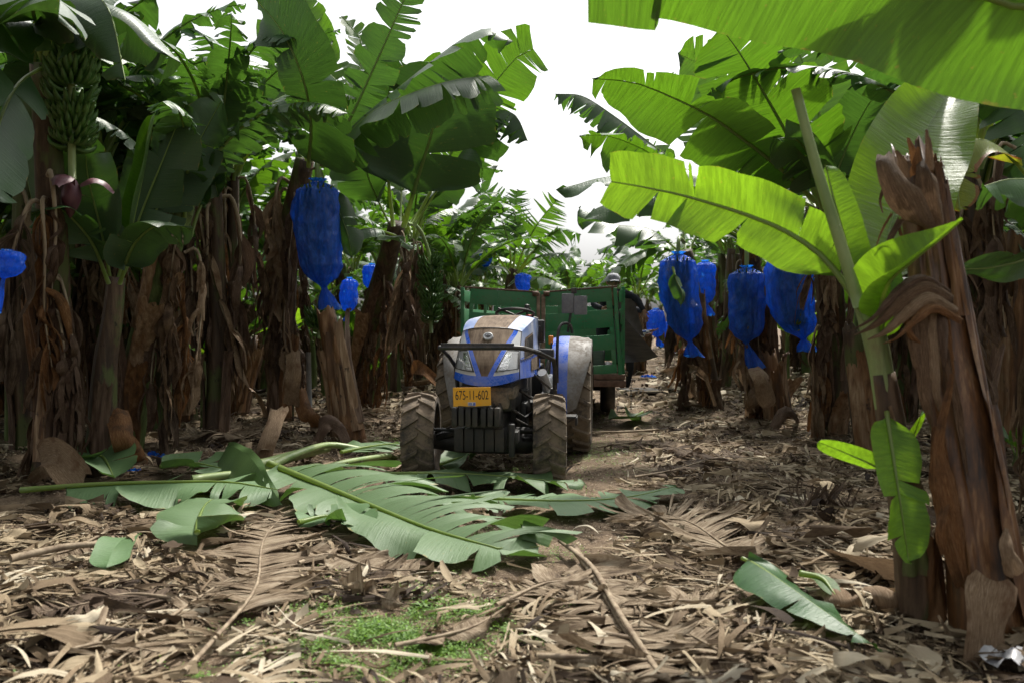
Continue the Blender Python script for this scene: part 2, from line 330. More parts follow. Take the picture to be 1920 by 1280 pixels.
def archetypes():
    R = random.Random(5)
    spec = []
    for i in range(7): spec.append(('leaf', 'leaf', R.uniform(2.0, 2.5), R.uniform(56, 80), R.uniform(55, 115), R.uniform(.23, .32), R.choice([14, 24, 36]), R.uniform(.1, .5), R.uniform(.2, .9)))
    for i in range(4): spec.append(('leaf', 'leaf_mid', R.uniform(1.8, 2.3), R.uniform(62, 82), R.uniform(40, 95), R.uniform(.22, .31), R.choice([10, 20, 30]), R.uniform(-.1, .4), R.uniform(.1, .6)))
    for i, (nm, mt, L, e, b, W, te, dr, cu) in enumerate(spec):
        mb = leaf_geo(MB(), arch(L, e, b), W, up=(-.3, 0, 1), pet=.17, tears=te, droop=dr, curl=cu, jit=.36, gap=.12, seed=100+i, nq=4, dens=18, holes=.05, r0=.028)
        ARCH.setdefault(mt, []).append(mb.mesh('leaf', [M[mt], M['midrib']]))
    for i in range(7):                                              # dead leaves: a drooped stalk with shreds hanging from it
        rg = np.random.default_rng(200+i); mb = MB(); H = R.uniform(1.0, 1.7); c = spline([[0, 0, 0], [.16, 0, .04], [.26, .02, -.25*H], [.27, -.02, -.62*H], [.24, 0, -H]], 30)[0]
        mb.tube(c, np.linspace(.022, .006, 30), 6, 1)
        for k in range(R.choice([16, 22, 28])):
            a = c[int(rg.uniform(5, 29))]; L = rg.uniform(.25, .75); th = rg.uniform(0, 6.28); sp = rg.uniform(.02, .16); o = np.array([math.cos(th), math.sin(th), 0])
            p = [a, a+o*sp*.7-[0, 0, L*.2], a+o*sp+rg.normal(0, .03, 3)-[0, 0, L*.6], a+o*sp*rg.uniform(.3, 1.2)+rg.normal(0, .03, 3)-[0, 0, L]]
            sd = np.array([-math.sin(th), math.cos(th), 0])*rg.choice([1, 1, .3])+o*rg.normal(0, .6); bend_strip(mb, p, rg.uniform(.03, .13), sd, rg.uniform(-.5, .8), k, 0, 4, (.5, 1, .9, rg.uniform(.1, .5)))
        ARCH.setdefault('dry', []).append(mb.mesh('dry_leaf', [M[['flap_dark', 'flap_brown', 'flap', 'leaf_dark_dry', 'flap_orange', 'flap', 'flap_dark'][i]], M['midrib_dry']]))
    for i in range(5):                                              # stems
        mb = MB(); h = 2.5
        z = np.linspace(-.05, h, 16); rr = .125-.045*(z/h)+.03*np.exp(-z/.15)
        pts = np.stack([.03*np.sin(z*2+i), .03*np.cos(z*1.7+i*2), z], 1); stem_geo(mb, pts, rr, 300+i)
        ARCH.setdefault('stem', []).append(mb.mesh('pseudostem', [M['stem'] if i < 3 else M['stem_green']]))
    for i in range(8):
        mb = MB(); sheath_geo(mb, np.array([[0, 0, 0], [0, 0, 1.0], [0, 0, 2.5]]), [.13, .112, .08], R.uniform(0, .5), R.uniform(.8, 1.9), 0.0, R.uniform(.8, 1.6), R.uniform(.04, .22), 400+i)
        ARCH.setdefault('sheath', []).append(mb.mesh('dry_sheath', [M[R.choice(['sheath', 'sheath_dark', 'sheath_dark', 'stem_orange'])]]))
# ---------------------------------------------------------------- stems, sheaths
def vnoise(x, y, seed, per=None):
    """smooth value noise on a lattice; the first axis wraps with period per"""
    rg = np.random.default_rng(seed); T = rg.uniform(-1, 1, (64, 64)); xi, yi = np.floor(x).astype(int), np.floor(y).astype(int); fx, fy = x-xi, y-yi; fx, fy = fx*fx*(3-2*fx), fy*fy*(3-2*fy)
    w = (lambda k: k % per) if per else (lambda k: k % 64)
    g = lambda a, b: T[w(a), b % 64]
    return (g(xi, yi)*(1-fx)+g(xi+1, yi)*fx)*(1-fy)+(g(xi, yi+1)*(1-fx)+g(xi+1, yi+1)*fx)*fy
def stem_geo(mb, pts, rad, seed, n=28, mat=0, torn=0.0):
    rg = np.random.default_rng(seed); pts = np.asarray(pts, float)
    C, L = spline(pts, 26); rad = np.interp(np.linspace(0, 1, 26), np.linspace(0, 1, len(rad)), rad)
    T = nrm(np.gradient(C, axis=0)); A = np.zeros((26, n, 3)); a = np.arange(n)*2*PI/n
    ph = rg.uniform(0, 6.28, 6); N = np.array([1.0, 0, 0])
    for i in range(26):
        N = N-T[i]*N.dot(T[i]); N /= np.linalg.norm(N); B = np.cross(T[i], N); z = i/25*L
        r = rad[i]*(1+.05*np.sin(3*a+ph[0]+z*.8)+.045*np.sin(5*a+ph[1]-z*1.1)+.03*np.sin(9*a+ph[2]+z*.5)+.006*rg.normal(size=n)+.02*np.abs(np.sin(6*a+ph[5]+z*.3)))
        A[i] = C[i]+np.cos(a)[:, None]*N*r[:, None]+np.sin(a)[:, None]*B*r[:, None]
    if torn:                                              # a ragged, hollow, fibrous top
        d = T[-1]*torn; up_ = np.abs(np.sin(a*1.5+ph[3]))**.7*.6+.4*np.abs(np.sin(a*4+ph[4]))
        A[-1] = A[-1]+up_[:, None]*d-d*.3; inner = C[-3]+(A[-3]-C[-3])*.55; A = np.concatenate([A, (C[-1]+(A[-1]-C[-1])*.86+up_[:, None]*d*.0)[None], inner[None]])
    mb.grid(A, mat, closev=True, flip=True); b = mb.n-n
    mb.F.append(tuple(b+j for j in range(n))); mb.M.append(mat)
    return mb
def sheath_geo(mb, pts, rad, z0, z1, ang, span, peel, seed, mat=0, droop=0.0, th=.004):
    """a dead leaf sheath wrapped round the stem between fractions/heights z0..z1 whose upper end peels outwards"""
    rg = np.random.default_rng(seed); C, L = spline(pts, 40); hh = np.linspace(0, L, 40)
    rr = np.interp(hh, np.linspace(0, L, len(rad)), rad); nu, nv = 18, 15; A = np.zeros((nu, nv, 3)); ph = rg.uniform(0, 6.28, 4)
    T = nrm(np.gradient(C, axis=0))
    for i in range(nu):
        s = i/(nu-1); z = z0+(z1-z0)*s
        c = np.array([np.interp(z, hh, C[:, k]) for k in range(3)]); t = np.array([np.interp(z, hh, T[:, k]) for k in range(3)]); r = np.interp(z, hh, rr)
        N = np.array([1.0, 0, 0])-t*t[0]; N /= np.linalg.norm(N); B = np.cross(t, N)
        sp = span*(1-.45*s**1.5)*(1+.03*rg.normal()); out = peel*s**2.2
        for j in range(nv):
            a = ang+(j/(nv-1)-.5)*sp+.12*math.sin(3*s+ph[2]); e = abs(j/(nv-1)-.5)*2
            R_ = r*1.06+.012+out*(1+.25*e*math.sin(ph[0]+4*s))+.010*math.sin(5*e+ph[1]+6*s)+.004*math.sin(17*(j/(nv-1))+ph[3])
            A[i, j] = c+(N*math.cos(a)+B*math.sin(a))*R_ - np.array([0, 0, 1])*(droop*s**3*(1+.2*rg.normal()*0.3))+rg.normal(0, .0012, 3)
        if i == nu-1: A[i] += t*(.07*vnoise(np.arange(nv)*.45, np.full(nv, .5), seed)+rg.uniform(-.02, .02, nv))[:, None]
    mb.grid(A, mat)
    return mb
def bend_strip(mb, pts, w, side=(1, 0, 0), cup=.25, seed=0, mat=0, nv=5, taper=(1, 1)):
    """a curled ribbon (a flap of dead sheath) along pts, w metres wide"""
    rg = np.random.default_rng(seed); NU = 22; C, L = spline(pts, NU); T = nrm(np.gradient(C, axis=0)); sd = np.asarray(side, float); A = np.zeros((NU, nv, 3)); p1, p2, p3 = rg.uniform(0, 6.28, 3)
    for i in range(NU):
        S = sd-T[i]*sd.dot(T[i]); S /= np.linalg.norm(S); N = np.cross(T[i], S); ww = w*np.interp(i/(NU-1), np.linspace(0, 1, len(taper)), taper)
        for j in range(nv):
            q = j/(nv-1)*2-1; A[i, j] = C[i]+S*ww/2*(q+.07*(1 if q > 0 else -1)*(abs(q) > .5)*math.sin(11*i/NU+p1)+.05*math.sin(5*i/NU+p2))+N*ww*(cup*(q*q-.4)+.035*math.sin(4.6*q+p2+2.2*i/NU)+.05*q*math.sin(8*i/NU+p3))+rg.normal(0, .0006, 3)+(T[i]*ww*.12*rg.normal() if i in (0, NU-1) else 0)
    return mb.grid(A, mat, np.stack(np.meshgrid(np.linspace(0, L*3, NU), np.linspace(0, w*3, nv), indexing='ij'), -1))
# ---------------------------------------------------------------- bananas, bags
def finger_geo(mb, base, out, upv, L, r, mat=0):
    out = nrm(out); k = np.linspace(0, 1, 7); side = np.cross(out, upv)
    p = [np.asarray(base)+out*L*(.85*math.sin(1.35*s))+np.asarray(upv)*L*(.60*s**2.0) for s in k]
    mb.tube(p, r*np.array([.45, .85, 1, 1, .95, .7, .28]), 6, mat)
def hand_mesh():
    mb = MB(); R = random.Random(3)
    for row in (0, 1):
        for i in range(9):
            a = (i/8-.5)*2.7+R.uniform(-.05, .05)+row*.12; o = np.array([math.cos(a), math.sin(a), -.05])
            finger_geo(mb, o*.035+np.array([0, 0, -.03*row]), o+np.array([0, 0, .25-.45*row]), np.array([0, 0, 1.0]), R.uniform(.17, .21)*(1-.05*row), .0195)
    return mb.mesh('banana_hand', [M['banana']])
M['banana'] = simple('banana_green', (.030, .08, .015), (.062, .125, .024), (9, 9, 9), .42, .1)
M['flower'] = simple('flower_purple', (.06, .018, .028), (.13, .05, .06), (14, 14, 4), .5, .2)
M['flower_red'] = simple('flower_red', (.16, .035, .02), (.30, .09, .04), (14, 14, 4), .5, .2)
HAND = hand_mesh()
def bunch(parent, rel, top, n=9, step=.115, sc=1.0, seed=0, flower=None, stalk_from=None, flen=.45):
    """a banana bunch (part of its plant): a stalk with hands round it and, where the photo shows it, the male flower"""
    R = random.Random(seed); top = np.asarray(top, float); H = n*step*sc
    mb = MB(); p = [top+np.array([0, 0, .25])] if stalk_from is None else [np.asarray(stalk_from), (np.asarray(stalk_from)+top)/2+np.array([0, 0, .22])]
    end = top-np.array([0, 0, H+(flen if flower else .12)])
    mb.tube(spline(p+[top, top-np.array([0, 0, H*.5]), end], 14)[0], .03*sc, 8)
    o = mb.build('banana_bunch', M['stalk'], parent, origin=top, rel=rel)
    for i in range(n):
        for w in (0, 1):
            place('banana_hand', HAND, o, (0, 0, -step*sc*(i+.35*w)), (R.uniform(-.2, .2), .12+R.uniform(-.2, .2), i*1.9+w*PI+R.uniform(-.3, .3)), sc*(1.12-.03*i)*R.uniform(.92, 1.08))
    if flower:
        mb = MB(); k = np.linspace(0, 1, 14); rr = .075*np.sin(PI*np.clip(k*.9+.08, 0, 1))**.8*(1-.35*k)
        mb.lathe(np.stack([-k*.26, rr], 1), 14, 'z')
        for j in range(3):
            a = j*2.2+.4; u = np.array([math.cos(a), math.sin(a), 0])
            bend_strip(mb, [u*.05+[0, 0, -.03], u*.12+[0, 0, .015], u*.20+[0, 0, .0], u*.26+[0, 0, -.05]], .13, np.cross(u, [0, 0, 1]), .25, j, taper=(.7, 1.1, 1, .4))
        place('flower_bud', mb.mesh('flower_bud', [M[flower]]), o, end-top, (.1, .12, 0), sc*1.15)
    return o
def bag_mat():
    t = NT('blue_plastic_film'); o = t.coord(); f = t.noise(t.scale(o, (6, 6, 3)), 2.0, 5, .65); f2 = t.noise(t.scale(o, (22, 22, 9)), 1.8, 4, .65)
    c = t.mix(t.ramp(f, (.35, 0.0), (.65, 1.0)), (.008, .085, .50), (.022, .18, .76))
    wv = t.n('ShaderNodeTexVoronoi', feature='DISTANCE_TO_EDGE'); t.put(wv.inputs['Vector'], t.scale(o, (8, 8, 2.6), None)); wv.inputs['Scale'].default_value = 1.0
    nor = t.bump(t.math('ADD', t.math('MULTIPLY', f2, .5), t.math('ADD', f, t.math('MULTIPLY', wv.outputs['Distance'], .8))), 1.0, .06)
    b = t.bsdf(c, .17, nor, spec=1.0); tr = t.n('ShaderNodeBsdfTranslucent'); t.put(tr.inputs['Color'], (.02, .27, 1.0))
    tp = t.n('ShaderNodeBsdfTransparent'); t.put(tp.inputs['Color'], (.12, .42, 1.0)); return t.done(t.mixsh(t.ramp(f2, (.4, .10), (.62, .34)), t.mixsh(.42, b, tr.outputs[0]), tp.outputs[0]))
M['bag'] = bag_mat()
def bag(cx, top, bot, wpx, d, label, seed=0, knot=(.15, 0), tail=.14, group=None, skew=0.0, tie=True, inner=False):
    """a blue film bag tied round a bunch: top cinched, body wrinkled, the lower end knotted with a loose tail"""
    s = F_PX/d; pt = P(cx, top, d); H = (bot-top)/s; R0 = wpx/s/2*.87; rg = np.random.default_rng(seed)
    root = thing('fruit_bag', pt, label, 'plastic bag', group)
    nu, nv = 90, 96; k = np.linspace(0, 1, nu); a = np.arange(nv)*2*PI/nv
    Hb = H-tail
    env = np.interp(k, [0, .03, .06, .11, .22, .6, .80, .91, .97, 1], [.34, .17, .50, .84, 1.0, 1.0, .90, .60, .20, .10])
    A = np.zeros((nu, nv, 3)); ph = rg.uniform(0, 6.28, 10)
    for i in range(nu):
        pin = math.exp(-k[i]/.14)+math.exp(-(1-k[i])/.13)
        f = (.07+.20*pin)*np.sin(9*a+ph[0]+2.5*k[i])+(.05+.14*pin)*np.sin(15*a+ph[1]-4*k[i])+.05*np.sin(4*a+ph[2]+7*k[i])+.05*np.sin(2*a+ph[3]+4*k[i])+.03*np.sin(23*a+ph[4]+9*k[i])
        f = f+.06*np.abs(np.sin(3.5*a+ph[5]+11*k[i]))
        u_ = a/(2*PI); kk_ = k[i]*H/max(R0*2, .1)
        rid = 0.0
        for q_, (m_, sl_, am) in enumerate(((5, 2.0, .13), (9, -3.0, .12), (14, 4.5, .06), (22, -2.0, .03))): rid = rid+am*(1-2*np.abs(vnoise(u_*m_+0*a, np.full(nv, kk_*m_*.17)+sl_*np.sin(2*PI*u_)*.25, seed*7+q_, m_)))
        lump = .10*vnoise(u_*4, np.full(nv, kk_*2.1), seed+50, 4)
        f = f*(.35+.65*min(1, pin*1.3))+rid*.9+lump
        r = R0*env[i]*(1+f*.8); cxo = R0*knot[0]*2*k[i]**3+skew*math.sin(PI*k[i]); cyo = R0*knot[1]*2*k[i]**3
        A[i] = np.stack([cxo+r*np.cos(a), cyo+r*.86*np.sin(a), -Hb*k[i]+0*a+.03*R0*np.sin(5*a+ph[6])*env[i]], 1)
    MB().grid(A, 0, closev=True, flip=True).build('bag_film', M['bag'], root)
    e = np.array([R0*knot[0]*2, R0*knot[1]*2, -Hb+.01]); m = 12; n2 = 20; kk = np.linspace(0, 1, m); a2 = np.arange(n2)*2*PI/n2; B = np.zeros((m, n2, 3))
    dirx = .35*(1 if knot[0] >= 0 else -1)
    for i in range(m):
        r = R0*np.interp(kk[i], [0, .12, .5, 1], [.13, .12, .30, .46])*(1+.35*np.sin(5*a2+ph[7])+.2*np.sin(8*a2+ph[8]+3*kk[i]))
        B[i] = e+np.stack([dirx*tail*kk[i]+r*np.cos(a2), .55*r*np.sin(a2), -tail*kk[i]+.12*tail*kk[i]*np.sin(3*a2+ph[9])], 1)
    MB().grid(B, 0, closev=True, flip=True).build('knot_tail', M['bag'], root)
    if inner:                                               # the bunch that shows faintly through the film
        bo = MB().tube([(0, 0, .1), (0, 0, -Hb*.5), (R0*knot[0], 0, -Hb*.9)], .028, 8).build('banana_bunch', M['stalk'], root)
        for i in range(7):
            for w in (0, 1): place('banana_hand', HAND, bo, (R0*knot[0]*(i/7)**2, 0, -Hb*(.16+.105*i)), (0, .1, i*1.9+w*PI), R0*(4.0-.15*i))
    if tie:
        t = np.linspace(0, 2*PI, 15); MB().tube(np.stack([R0*.19*np.cos(t), R0*.17*np.sin(t), -.035*Hb+0*t], 1), .008, 6, caps=False).build('tie_string', M['string'], root)
    return root
M['string'] = simple('string', (.45, .43, .36), (.6, .58, .5), (20, 20, 20), .8)
# ---------------------------------------------------------------- whole plants
def fill_leaves(root, z, n, seed, sc=1.0, lo=0.0, hi=2*PI, tilt=.15, kinds=('leaf', 'leaf', 'leaf_mid'), off=(0, 0), nm='leaf'):
    R = random.Random(seed)
    for i in range(n):
        a = lo+(hi-lo)*(i+R.uniform(.1, .9))/n; k = R.choice(kinds); me = R.choice(ARCH[k])
        place('leaf', me, root, (off[0]+.05*math.cos(a), off[1]+.05*math.sin(a), z-R.uniform(0, .25)), (R.uniform(-.2, .2), R.uniform(-tilt, tilt), a), sc*R.uniform(.82, 1.15))
def plant(x, y, label, group=None, seed=0, h=2.5, n=8, dry=4, sh=3, sc=1.0, lean=(0, 0), kinds=('leaf', 'leaf', 'leaf_mid'), stem=None):
    R = random.Random(seed); root = thing('banana_plant', (x, y, 0), label, 'banana plant', group)
    k = h/2.5
    st = place('pseudostem', R.choice(ARCH['stem']) if stem is None else ARCH['stem'][stem], root, (0, 0, 0), (lean[0], lean[1], R.uniform(0, 6)), (1.0, 1.0, k))
    ox, oy = math.sin(lean[1])*h, -math.sin(lean[0])*h
    fill_leaves(root, h+.05, n, seed+7, sc, off=(ox, oy), kinds=kinds)
    for i in range(dry):
        place('dry_leaf', R.choice(ARCH['dry']), root, (ox*.9, oy*.9, h-R.uniform(.05, .5)), (R.uniform(-.15, .15), R.uniform(-.1, .3), R.uniform(0, 6.3)), R.uniform(.8, 1.2))
    for i in range(dry):                     # shreds hanging lower down the stem
        place('dry_leaf', R.choice(ARCH['dry']), root, (ox*.5, oy*.5, h*R.uniform(.45, .75)), (R.uniform(-.1, .1), R.uniform(-.1, .1), R.uniform(0, 6.3)), (.55, .8, R.uniform(.6, 1.0)))
    for i in range(sh):
        place('dry_sheath', R.choice(ARCH['sheath']), root, (0, 0, 0), (lean[0], lean[1], R.uniform(0, 6.3)), (1.0, 1.0, R.uniform(.6, 1.1)))
    return root
archetypes()
# ---------------------------------------------------------------- world
W_ = bpy.data.worlds.new('World'); SC.world = W_; W_.use_nodes = True; nt = W_.node_tree; nt.nodes.clear()
SUN_EL, SUN_AZ = math.radians(58), math.radians(28)      # azimuth measured from straight ahead (+y) towards the right (+x)
sky = nt.nodes.new('ShaderNodeTexSky'); sky.sky_type = 'NISHITA'; sky.sun_disc = False; sky.sun_elevation = SUN_EL; sky.sun_rotation = SUN_AZ
sky.dust_density = 6.0; sky.air_density = 1.0; sky.ozone_density = 1.0
hs = nt.nodes.new('ShaderNodeHueSaturation'); hs.inputs['Saturation'].default_value = .12; hs.inputs['Value'].default_value = 1.0
bg = nt.nodes.new('ShaderNodeBackground'); bg.inputs['Strength'].default_value = .115
wo = nt.nodes.new('ShaderNodeOutputWorld')
nt.links.new(sky.outputs[0], hs.inputs['Color']); nt.links.new(hs.outputs[0], bg.inputs['Color']); nt.links.new(bg.outputs[0], wo.inputs['Surface'])
sl = bpy.data.lights.new('sun', 'SUN'); so = bpy.data.objects.new('sun', sl); COL.objects.link(so)
sl.energy = 2.8; sl.angle = math.radians(2.5); sl.color = (1.0, .95, .86)
dv = Vector((math.sin(SUN_AZ)*math.cos(SUN_EL), math.cos(SUN_AZ)*math.cos(SUN_EL), math.sin(SUN_EL)))
so.rotation_euler = dv.to_track_quat('Z', 'Y').to_euler(); so.location = (0, 0, 30)
SC.view_settings.view_transform = 'Standard'; SC.view_settings.look = 'None'; SC.view_settings.exposure = EXPOSURE
SC.cycles.max_bounces = 8; SC.cycles.diffuse_bounces = 4; SC.cycles.transmission_bounces = 5; SC.cycles.transparent_max_bounces = 6
SC.cycles.use_denoising = True

# ---------------------------------------------------------------- ground
SL = .16                                                  # the lane leans: x grows .16 m for each metre of y
def lane_x(y): return -1.75+SL*y
def hgt(x, y):
    x, y = np.asarray(x, float), np.asarray(y, float)
    h = .030*np.sin(x*1.7+y*.6)+.022*np.sin(x*3.1-y*2.3+1)+.015*np.sin(x*6.3+y*5.1)
    u = np.abs(x-lane_x(y)); side = np.clip((u-1.2)/1.5, 0, 1)
    return h*(.35+.9*side)+.05*side*side
def ground():
    xs = np.concatenate([np.linspace(-160, -13, 14)[:-1], np.linspace(-13, 15, 230), np.linspace(15, 160, 14)[1:]])
    ys = np.concatenate([np.linspace(-60, 1.5, 10)[:-1], np.linspace(1.5, 26, 250), np.linspace(26, 300, 20)[1:]])
    X, Y = np.meshgrid(xs, ys, indexing='ij'); rg = np.random.default_rng(1)
    Z = hgt(X, Y)+rg.normal(0, .006, X.shape)*(np.abs(X) < 14)
    t = NT('soil'); o = t.coord(); f = t.noise(o, 1.1, 6, .6); f2 = t.noise(o, 14, 6, .7); f3 = t.noise(o, 60, 3, .7)
    c = t.mix(t.ramp(f, (.4, 0.0), (.62, 1.0)), (.11, .078, .050), (.225, .165, .11))
    c = t.mix(t.ramp(f2, (.42, 0.0), (.62, .8)), c, (.065, .044, .03))
    c = t.mix(t.ramp(f3, (.56, 0.0), (.66, .9)), c, (.34, .27, .20))
    nor = t.bump(t.math('ADD', f2, t.math('MULTIPLY', f3, .5)), .9, .03)
    m = t.done(t.bsdf(c, .9, nor, spec=.15))
    o = MB().grid(np.stack([X, Y, Z], -1), flip=False).build('ground', m); tag(o, kind='structure')
ground()
LITTER_COL = [(.0, (.022, .014, .010)), (.18, (.066, .043, .025)), (.38, (.172, .124, .076)), (.62, (.30, .24, .157)), (1.0, (.47, .415, .315))]
HOLES = []                                                # footprints of the fallen leaves, where no litter lies on top
def under_leaf(x, y):
    m = np.zeros(len(x), bool)
    for pts, w in HOLES:
        for a, b in zip(pts[:-1], pts[1:]):
            d = b-a; t = np.clip(((x-a[0])*d[0]+(y-a[1])*d[1])/max(d.dot(d), 1e-9), 0, 1); m |= (x-a[0]-t*d[0])**2+(y-a[1]-t*d[1])**2 < w*w
    return m
def litter_mat():
    t = NT('litter'); o = t.coord(); a = t.attr()
    f = t.noise(t.scale(t.coord('UV'), (1.2, 14, 1)), 3.0, 4, .6)
    f2 = t.noise(o, 9, 4, .6)
    k = t.math('ADD', a, t.math('MULTIPLY', t.math('SUBTRACT', t.math('ADD', t.math('MULTIPLY', f, .6), t.math('MULTIPLY', f2, .4)), .5), .55))
    c = t.ramp(k, *LITTER_COL)
    b = t.bsdf(c, .78, t.bump(f, .5, .006), spec=.2); tr = t.n('ShaderNodeBsdfTranslucent'); t.put(tr.inputs['Color'], c)
    return t.done(t.mixsh(.12, b, tr.outputs[0]))
M['litter'] = litter_mat()
def scatter(name, label, N, seed, Lr, Wr, zr, lift, bare, mean, spread, curl=1.2, cross=.6, xr=1.0, jag=.0, nu=8, nv=4, clump=1, pitch=.10, pleat=.0):
    """litter: N curled, torn scraps of dead leaf laid over the ground, denser near the viewer"""
    rg = np.random.default_rng(seed)
    y = np.exp(rg.uniform(math.log(zr[0]), math.log(zr[1]), N)); x = rg.uniform(-1, 1, N)*(.66*y+1.6)*xr
    if clump > 1:                                          # combs of parallel strips: what is left of one collapsed leaf
        x, y = np.repeat(x, clump), np.repeat(y, clump); N = len(x); cyaw = np.repeat(rg.uniform(0, 2*PI, N//clump), clump); ci = np.tile(np.arange(clump)-clump/2, N//clump)+rg.normal(0, .5, N)
        cL = np.repeat(rg.uniform(*Lr, N//clump), clump); x, y = x-np.sin(cyaw)*ci*Wr[1]*.8+np.cos(cyaw)*rg.normal(0, .05, N), y+np.cos(cyaw)*ci*Wr[1]*.8+np.sin(cyaw)*rg.normal(0, .05, N)
        ctint = np.repeat(rg.normal(0, spread, N//clump), clump)
    u = x-lane_x(y); b = np.clip(1.15-((u-1.0)/1.0)**2, 0, 1)*np.clip((y-3.6)/2.2, 0, 1)                    # trodden strip beside the tractor
    b = np.maximum(b, np.clip(1.4-((x+.50)/.55)**2-((y-3.95)/.70)**2, 0, 1))                          # mossy patch
    keep = (rg.random(N) > b*bare) & ~under_leaf(x, y); x, y = x[keep], y[keep]; n = len(x)
    L = rg.uniform(*Lr, n)*np.exp(rg.normal(0, .25, n)); Wd = rg.uniform(*Wr, n)*np.exp(rg.normal(0, .25, n)); yaw = rg.uniform(0, 2*PI, n)
    if clump > 1: yaw = cyaw[keep]+rg.normal(0, .22, n); L = cL[keep]*np.exp(rg.normal(0, .15, n))
    s = np.linspace(-.5, .5, nu)[None, :, None]; q = np.linspace(-.5, .5, nv)[None, None, :]
    cu = rg.normal(0, curl, n)[:, None, None]; cr = rg.normal(0, cross, n)[:, None, None]; tw = rg.normal(0, .9, n)[:, None, None]
    wob = rg.normal(0, .5, n)[:, None, None]; ph = rg.uniform(0, 6.28, n)[:, None, None]
    Ln, Wn = L[:, None, None], Wd[:, None, None]
    th = cu*s*1.6+.001
    ax = Ln*np.sin(th)/(cu*1.6+np.sign(cu)*1e-3+1e-6); ax = np.clip(ax, -Ln*.55, Ln*.55)
    az = Ln*(1-np.cos(th))/(cu*1.6+np.sign(cu)*1e-3+1e-6)
    end = 1-.55*np.abs(2*s)**4*rg.uniform(.2, 1.3, n)[:, None, None]
    qq = q+0*s; e = end*(1+.22*np.sin(9*s+ph)+jag*rg.normal(0, 1, (n, nu, 1)))
    px = ax+0*q+jag*Ln*rg.normal(0, .6, (n, nu, nv))*(np.abs(s) > .42); py = qq*Wn*e+wob*Wn*(s*s)*2
    pz = az+0*q+cr*Wn*(4*q*q)*.5+tw*qq*Wn*s*2+.05*Wn*np.sin(14*s+ph)
    pz = pz+pleat*np.sin(qq*Wn*210+ph)*(.4+.6*np.cos(3*s))
    if nv > 4: px = px+Ln*.07*rg.normal(0, 1, (n, nu, nv))*(np.abs(s) > .46)
    pit = rg.normal(0, pitch, n)[:, None, None]; pz = pz+px*np.tan(pit)
    pz = pz-pz.min(axis=(1, 2), keepdims=True)
    pz = np.minimum(pz, .035+.14*Ln+.2*Wn)
    cy, sy = np.cos(yaw)[:, None, None], np.sin(yaw)[:, None, None]
    Xw = x[:, None, None]+px*cy-py*sy; Yw = y[:, None, None]+px*sy+py*cy
    Zw = hgt(x, y)[:, None, None]+pz+rg.uniform(lift[0], lift[1], n)[:, None, None]
    V = np.stack([Xw, Yw, Zw], -1).reshape(-1, 3)
    I = (np.arange(n)*nu*nv)[:, None, None]+np.arange(nu*nv).reshape(nu, nv)[None]
    Q = np.stack([I[:, :-1, :-1], I[:, 1:, :-1], I[:, 1:, 1:], I[:, :-1, 1:]], -1).reshape(-1, 4)
    me = bpy.data.meshes.new(name); me.vertices.add(len(V)); me.vertices.foreach_set('co', V.ravel())
    me.loops.add(Q.size); me.loops.foreach_set('vertex_index', Q.ravel().astype(np.int32)); me.polygons.add(len(Q))
    me.polygons.foreach_set('loop_start', np.arange(0, Q.size, 4, dtype=np.int32))
    me.polygons.foreach_set('use_smooth', np.ones(len(Q), bool)); me.update(calc_edges=True)
    uvv = np.stack([(s*Ln*6+ph)+0*q, (qq*Wn*6)], -1).reshape(-1, 2); uvl = me.uv_layers.new(name='UVMap'); uvl.data.foreach_set('uv', uvv[Q.ravel()].ravel())
    side = np.clip(np.abs(x-lane_x(y))-2.0, 0, 2)/2  # litter left of the lane is tinted darker, standing in for shade
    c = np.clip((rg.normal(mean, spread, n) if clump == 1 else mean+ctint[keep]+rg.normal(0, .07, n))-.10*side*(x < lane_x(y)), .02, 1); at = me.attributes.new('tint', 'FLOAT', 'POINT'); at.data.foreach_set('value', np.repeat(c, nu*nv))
    me.materials.append(M['litter']); return tag(place(name, me), label, kind='stuff')
def flat_pack(x, y): return hgt(x, y)

